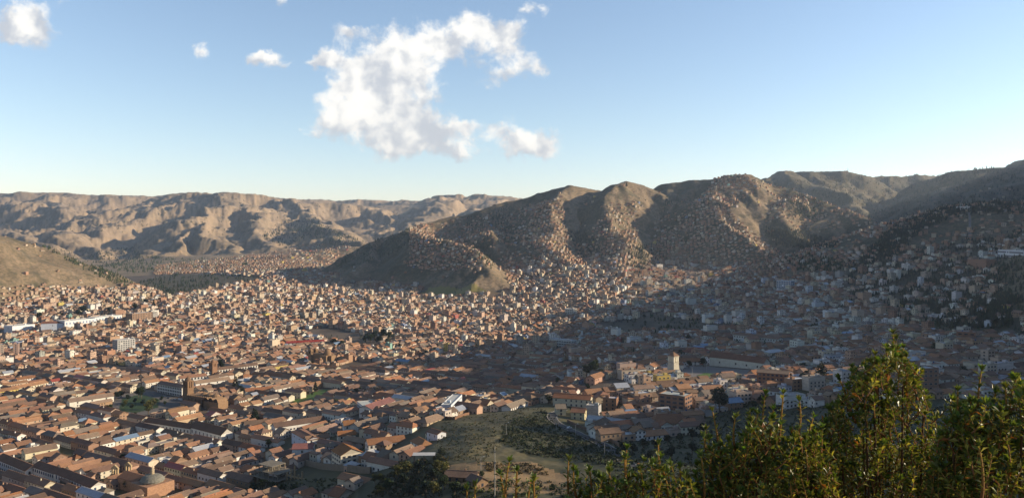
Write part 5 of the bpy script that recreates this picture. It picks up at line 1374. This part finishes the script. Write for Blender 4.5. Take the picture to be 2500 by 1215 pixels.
scrub([(610,1160),(760,1165),(860,1170),(760,1214),(600,1214)], 260, .8, 2.0, DGR + GRN + YGR, 10)
o = mb.build('scrub', [M_LEAF]); tag(o, 'dark scrub and dry tufts covering the open slopes below the viewpoint', 'undergrowth', kind='stuff')
# ---------------------------------------------------------------- posts, masts, cars
def tube(mb, p0, p1, r0, r1, n=6, mat=0, col=(.3, .3, .3)):
    p0, p1 = Vector(p0), Vector(p1); d_ = p1 - p0
    if d_.length < 1e-6: return
    u_ = d_.orthogonal().normalized(); v_ = d_.cross(u_).normalized()
    cs = [(math.cos(a_), math.sin(a_)) for a_ in np.linspace(0, 2 * math.pi, n, endpoint=False)]
    A_ = [tuple(p0 + (u_ * c + v_ * s) * r0) for c, s in cs]; B_ = [tuple(p1 + (u_ * c + v_ * s) * r1) for c, s in cs]
    for i in range(n): mb.face([A_[i], A_[(i + 1) % n], B_[(i + 1) % n], B_[i]], mat, col)
    mb.face(B_, mat, col)
LP = [(1358,1048,'street lamp at the first bend of the winding road'),(1405,1064,'street lamp halfway down the winding road'),(1476,1112,'street lamp at the lower end of the winding road'),(1236,1062,'street lamp standing alone on the upper grassy slope'),
      (1174,1152,'short lamp post beside the adobe hut'),(1662,930,'lamp post left of the small lawn'),(1690,915,'lamp post in the middle of the paved square'),(1725,908,'lamp post right of the small lawn')]
base = None
for (px_, py_, lab_) in LP:
    p = at(px_, py_); r_ = thing('street_lamp', lab_, 'street lamp', p, 'street lamps')
    if base is None:
        mb = MB(); tube(mb, (0, 0, -.5), (0, 0, 8.2), .16, .09, 6, 0, (.5, .5, .48)); tube(mb, (0, 0, 8.2), (1.4, 0, 8.8), .07, .06, 5, 0, (.5, .5, .48)); a = mb.build('post', [M_METAL])
        mb = MB(); mb.box(lambda a_, b_: (a_, b_), 1.2, 2.1, -.22, .22, 8.65, 8.95, 0, (.6, .6, .55), bottom=True); b = mb.build('lamp_head', [M_METAL]); base = (a.data, b.data)
        bpy.data.objects.remove(a); bpy.data.objects.remove(b)
    for nm, me in (('post', base[0]), ('lamp_head', base[1])):
        o = bpy.data.objects.new(nm, me); COL.objects.link(o); o.parent = r_
p = at(1208, 1213); r_ = thing('tall_mast', 'tall thin grey mast rising from the trees in front of the dry field', 'mast', p)
mb = MB(); hm = H - (1088 - HY) / F * p[1] - p[2]; tube(mb, (0, 0, -1), (0, 0, hm), .30, .16, 8, 0, (.55, .52, .46)); mb.build('pole', [M_METAL], r_)
mb = MB()
for z_ in (hm - 3, hm - 8, hm - 8.6): mb.box(lambda a_, b_: (a_, b_), -.55, .55, -.2, .2, z_, z_ + .35, 0, (.2, .2, .2), bottom=True)
mb.build('bracket', [M_METAL], r_)
def lattice_mast(px_, py_, hgt, w_, label, arms=False):
    p = at(px_, py_)
    if not p: return
    r_ = thing('lattice_mast', label, 'mast', p); mb = MB(); c = (.42, .42, .43); n = 8
    for sx, sy in ((-1, -1), (1, -1), (1, 1), (-1, 1)): tube(mb, (sx * w_, sy * w_, -1), (sx * w_ * .12, sy * w_ * .12, hgt), w_ * .13, w_ * .08, 4, 0, c)
    for i in range(n):
        z0, z1 = hgt * i / n, hgt * (i + 1) / n; q0, q1 = w_ * (1 - .88 * i / n), w_ * (1 - .88 * (i + 1) / n)
        for (a, b) in (((-1, -1), (1, -1)), ((1, -1), (1, 1)), ((1, 1), (-1, 1)), ((-1, 1), (-1, -1))):
            tube(mb, (a[0] * q0, a[1] * q0, z0), (b[0] * q1, b[1] * q1, z1), w_ * .06, w_ * .06, 3, 0, c)
    mb.build('frame', [M_METAL], r_)
    if arms:
        for z_ in (.7, .84):
            mb = MB(); tube(mb, (-w_ * 2.2, 0, hgt * z_), (w_ * 2.2, 0, hgt * z_), w_ * .1, w_ * .1, 4, 0, c); mb.build('cross_arm', [M_METAL], r_)
lattice_mast(1924, 415, 42, 2.2, 'thin lattice mast on the rounded summit left of the double peak')
lattice_mast(2070, 427, 42, 2.2, 'thin lattice mast on the saddle right of the double peak')
lattice_mast(902, 592, 38, 3.0, 'power pylon on the shoulder at the left foot of the central hills', True)
lattice_mast(1042, 572, 32, 2.6, 'power pylon among the houses on the small central hill', True)
lattice_mast(1301, 592, 32, 2.4, 'power pylon at the lower end of the sunlit spur', True)
# parked cars near the squares
CB = {}
def car(px_, py_, az, col, label):
    p = at(px_, py_)
    if not p: return
    r_ = thing('parked_car', label, 'car', (p[0], p[1], p[2] + .2), 'cars parked around the squares'); r_.rotation_euler = (0, 0, R(90 - az))
    if col not in CB:
        idf = lambda a_, b_: (a_, b_)
        mb = MB(); S = [(-2.1, .35), (-2.15, .85), (-1.5, .95), (-1.0, 1.42), (.55, 1.42), (1.15, .95), (2.05, .82), (2.1, .35)]
        for y_ in (-.85, .85): mb.face([(a_, y_, z_) for a_, z_ in S], 0, col)
        for i in range(len(S)):
            a, b = S[i], S[(i + 1) % len(S)]; mb.face([(a[0], -.85, a[1]), (b[0], -.85, b[1]), (b[0], .85, b[1]), (a[0], .85, a[1])], 0, col)
        a = mb.build('body', [M_METAL])
        mb = MB(); T = [(-1.40, .97), (-.98, 1.36), (.5, 1.36), (1.0, .97)]
        for y_ in (-.87, .87): mb.face([(q[0], y_, q[1]) for q in T], 0, (.03, .03, .04))
        mb.face([(.57, -.75, 1.42), (.57, .75, 1.42), (1.13, .75, .99), (1.13, -.75, .99)], 0, (.03, .03, .04)); b = mb.build('windows', [M_GLASS])
        mb = MB(); tube(mb, (0, -.1, 0), (0, .1, 0), .32, .32, 10, 0, (.02, .02, .02)); c = mb.build('wheel', [M_METAL])
        CB[col] = (a.data, b.data, c.data)
        for q in (a, b, c): bpy.data.objects.remove(q)
    for nm, me, loc in (('body', CB[col][0], (0, 0, 0)), ('windows', CB[col][1], (0, 0, 0))) + tuple(('wheel', CB[col][2], (x_, y_, .32)) for x_ in (-1.3, 1.3) for y_ in (-.8, .8)):
        o = bpy.data.objects.new(nm, me); COL.objects.link(o); o.parent = r_; o.location = loc
for a in ((1612,912,100,(.7,.7,.7),'white car parked just left of the white bell tower'),(1622,906,100,(.7,.7,.7),'white van-like car behind the one beside the white bell tower'),(1682,925,85,(.6,.6,.62),'pale car at the lower edge of the tower square'),
          (1702,924,85,(.7,.7,.7),'white car right of the pale car below the lawn'),(1732,925,85,(.12,.12,.14),'dark car below the small lawn'),(1722,891,95,(.7,.7,.7),'white car left of the cream convent'),(1712,890,95,(.5,.12,.1),'red car left of the white car by the convent'),
          (400,968,120,(.6,.6,.6),'silver car in front of the arcaded school'),(412,972,120,(.1,.1,.12),'dark car in front of the arcaded school'),(425,976,120,(.7,.7,.7),'white car near the church door'),(1390,1046,60,(.7,.7,.7),'white car on the winding road')): car(*a)

# ---------------------------------------------------------------- the leafy shrubs right in front of the viewpoint
def m_leaf():
    m, t, b = material('glossy_leaf')
    at_ = t.attr('col'); b.inputs['Roughness'].default_value = .42; b.inputs['Specular IOR Level'].default_value = .5
    t.l.new(at_[0], b.inputs['Base Color'])
    tr = t.new('ShaderNodeBsdfTranslucent'); t.l.new(t.mix(1.0, at_[0], (2.4, 2.1, .6), 'MULTIPLY'), tr.inputs[0])
    mx = t.new('ShaderNodeMixShader'); mx.inputs[0].default_value = .28
    t.l.new(b.outputs[0], mx.inputs[1]); t.l.new(tr.outputs[0], mx.inputs[2]); t.l.new(mx.outputs[0], m.node_tree.nodes['Material Output'].inputs[0])
    return m
M_SHOOT = m_leaf()
def one_leaf(mb, p, d_, up, L, wd, col):
    d_ = d_.normalized(); s_ = d_.cross(up)
    if s_.length < 1e-4: s_ = d_.orthogonal()
    s_.normalize(); n_ = s_.cross(d_).normalized()
    b0 = p; m1 = p + d_ * L * .62 - n_ * L * .03; tip = p + d_ * L - n_ * L * rr.uniform(.0, .14)
    l_ = p + d_ * L * .60 + s_ * wd + n_ * wd * .35; r_ = p + d_ * L * .60 - s_ * wd + n_ * wd * .35
    T = tuple
    mb.face([T(b0), T(m1), T(l_)], 0, col); mb.face([T(l_), T(m1), T(tip)], 0, col)
    mb.face([T(b0), T(r_), T(m1)], 0, col); mb.face([T(m1), T(r_), T(tip)], 0, col)
def shoot(ml, ms, p0, p1, leaf_from=.35, L=.042, dens=1.0, thick=.006):
    """stem bending up from p0 to p1, leaves spiralling round its upper part, a rosette at the tip"""
    p0, p1 = Vector(p0), Vector(p1); n = 7; mid = (p0 + p1) / 2 + Vector((rr.uniform(-.04, .04), rr.uniform(-.04, .04), -.02))
    P = [(1 - s_) ** 2 * p0 + 2 * s_ * (1 - s_) * mid + s_ * s_ * p1 for s_ in np.linspace(0, 1, n).tolist()]
    for i in range(n - 1):
        f_ = i / (n - 1); c = (.20 + .16 * f_, .085 + .12 * f_, .03 + .02 * f_)
        tube(ms, P[i], P[i + 1], thick * (1.25 - f_ * .7), thick * (1.25 - (f_ + 1 / (n - 1)) * .7), 5, 0, tuple(c))
    ln = (p1 - p0).length; k_ = int(ln * (1 - leaf_from) / .0085 * dens); an = rr.uniform(0, 6.28)
    for i in range(k_):
        f_ = leaf_from + (1 - leaf_from) * (i + rr.random() * .5) / k_
        s_ = f_ * (n - 1); j = min(int(s_), n - 2); q = P[j].lerp(P[j + 1], s_ - j); ax = (P[j + 1] - P[j]).normalized()
        an += 2.4; u_ = ax.orthogonal().normalized(); v_ = ax.cross(u_)
        d_ = (u_ * math.cos(an) + v_ * math.sin(an)) * rr.uniform(.7, 1.1) + ax * rr.uniform(.15, .9)
        g = rr.random(); col = (.10, .125, .03) if g < .5 else ((.035, .055, .018) if g < .68 else ((.25, .25, .07) if g < .97 else (.22, .09, .03)))
        kk = rr.uniform(.75, 1.3); l_ = L * rr.uniform(.6, 1.15)
        one_leaf(ml, q, d_, ax, l_, l_ * rr.uniform(.19, .28), tuple(c_ * kk for c_ in col))
    ax = (P[-1] - P[-2]).normalized(); u_ = ax.orthogonal().normalized(); v_ = ax.cross(u_)
    for i in range(9):
        an += 2.4; d_ = (u_ * math.cos(an) + v_ * math.sin(an)) * rr.uniform(.25, .9) + ax
        one_leaf(ml, P[-1], d_, ax, L * rr.uniform(.7, 1.2), L * .2, tuple(c_ * rr.uniform(.8, 1.3) for c_ in (.085, .12, .03)))
def shrub(label, prof_, Y, n_sh, depth=.45, base_px=None, tips=(), name='leafy_shrub', L=.042, inner=0):
    """prof_: skyline of the bush as photo points; shoots end on and below it"""
    xs = [q[0] for q in prof_]; cx_ = base_px or sum(xs) / len(xs); b_ = W(cx_, 600, Y); gz = tzs(b_[0], b_[1])
    root = thing(name, label, 'shrub', (b_[0], b_[1], gz), 'leafy shrubs in front of the viewpoint'); o = Vector((b_[0], b_[1], gz)); ml, ms = MB(), MB()
    def top(px_): return float(np.interp(px_, xs, [q[1] for q in prof_]))
    def go(px_, py_, yy_, ln, lf=.3, th=.006, wild=.12):
        q = Vector(W(px_, py_, yy_)) - o
        lean = Vector((q.x * .35, q.y * .35, 0)); up = Vector((0, 0, 1)) + Vector((q.x, q.y, 0)) * rr.uniform(.2, .9) + Vector((rr.uniform(-wild, wild), rr.uniform(-wild, wild), 0))
        shoot(ml, ms, q - up.normalized() * ln, q, lf, L, 1.0, th)
    for (tx, ty, ln) in tips: go(tx, ty, Y + rr.uniform(-.1, .1), ln, .12, .007)
    for i in range(n_sh):
        px_ = rr.uniform(xs[0], xs[-1]); t_ = top(px_) + 26 * math.sin(px_ / 13.0 + Y * 7) * math.sin(px_ / 29.0 + Y) + 8; edge = min(px_ - xs[0], xs[-1] - px_) / max(1, (xs[-1] - xs[0]) / 2)
        yy_ = Y + rr.uniform(-depth, depth) * (.35 + .65 * edge)
        py_ = t_ + rr.gauss(14, 16) if rr.random() < .20 else rr.uniform(t_ + 12, 1300)
        go(px_, py_, yy_, rr.uniform(.10, .22), rr.uniform(.0, .2), .0032, rr.choice((.3, .7, 1.1)))
    # limbs from the ground up into the bush
    for i in range(max(4, n_sh // 30)):
        px_ = rr.uniform(xs[0] + 15, xs[-1] - 15); q = Vector(W(px_, max(top(px_) + 50, 900) + rr.uniform(0, 120), Y + rr.uniform(-.2, .2))) - o
        P = [Vector((q.x * .25, q.y * .25, -.1)), Vector((q.x * .7, q.y * .7, q.z * .5)), q]
        tube(ms, P[0], P[1], .016, .010, 6, 0, (.07, .045, .03)); tube(ms, P[1], P[2], .010, .005, 6, 0, (.10, .055, .03))
    a = ml.build('leaves', [M_SHOOT], root); b = ms.build('stems', [M_BARK], root)
    return root
shrub('tall cone-shaped shrub with sunlit glossy leaves, highest of the bushes at the bottom right', [(1950,1120),(2000,1020),(2055,960),(2100,900),(2150,850),(2180,822),(2215,880),(2250,930),(2280,1000),(2310,1080),(2340,1140)], 4.7, 500, .30, 2180,
      [(2180,815,.2),(2165,850,.18),(2205,850,.18),(2120,905,.2),(2235,905,.18),(2068,945,.22),(2050,925,.2),(2262,990,.2),(2210,895,.2),(2140,880,.2)])
shrub('broad shrub with several bare reddish shoots sticking up, left of the tall cone-shaped shrub', [(1690,1180),(1715,1080),(1760,1060),(1800,1075),(1830,1040),(1870,1050),(1900,1020),(1950,1050),(2000,1070),(2040,1140)], 4.3, 400, .32, 1870,
      [(1740,1005,.25),(1795,1020,.24),(1848,1010,.3),(1868,965,.32),(1912,962,.34),(1952,980,.26),(1888,1000,.2),(1722,1050,.2),(1985,1020,.2),(1850,1012,.25)])
shrub('dense leafy shrub filling the lower right corner', [(2270,1130),(2300,1050),(2330,985),(2370,1000),(2395,960),(2440,985),(2480,960),(2530,930),(2600,950)], 3.9, 360, .32, 2430,
      [(2338,955,.22),(2396,905,.3),(2455,950,.22),(2480,925,.26),(2370,980,.2),(2430,960,.2)], L=.045)
shrub('low loose shrub with upright yellow-green shoots, leftmost of the bushes', [(1370,1190),(1400,1180),(1440,1160),(1500,1150),(1540,1140),(1600,1120),(1660,1140),(1710,1150)], 4.0, 170, .28, 1560,
      [(1388,1125,.24),(1400,1150,.2),(1530,1098,.26),(1525,1120,.2),(1607,1085,.26),(1612,1120,.2),(1490,1140,.2),(1660,1140,.22),(1712,1115,.28),(1565,1150,.2),(1440,1150,.2),(1620,1150,.2)])
shrub('dark thick lower shrub between the broad shrub and the tall cone-shaped one', [(1700,1210),(1760,1130),(1860,1110),(1960,1080),(2060,1060),(2160,1060),(2260,1080),(2330,1100),(2400,1130)], 5.2, 420, .35, 2050, [])
for (tp, lab_) in (([(1243,1128,.34), (1262,1150,.26), (1222,1160,.2)], 'slender pale-leaved sprig standing alone left of the bushes'), ([(1303,1172,.24), (1295,1185,.18)], 'short sprig just right of the slender pale-leaved sprig'), ([(1160,1188,.2), (1140,1196,.16)], 'tiny sprig at the bottom edge near the adobe hut'),
                   ([(2590-200,1090,.26), (2420,1100,.24)], 'single bright shoot rising out of the corner shrub')):
    cx_ = sum(q[0] for q in tp) / len(tp); shrub(lab_, [(cx_ - 18, 1205), (cx_, 1190), (cx_ + 18, 1205)], 3.6, 5, .08, cx_, tp, name='leafy_sprig', L=.040)
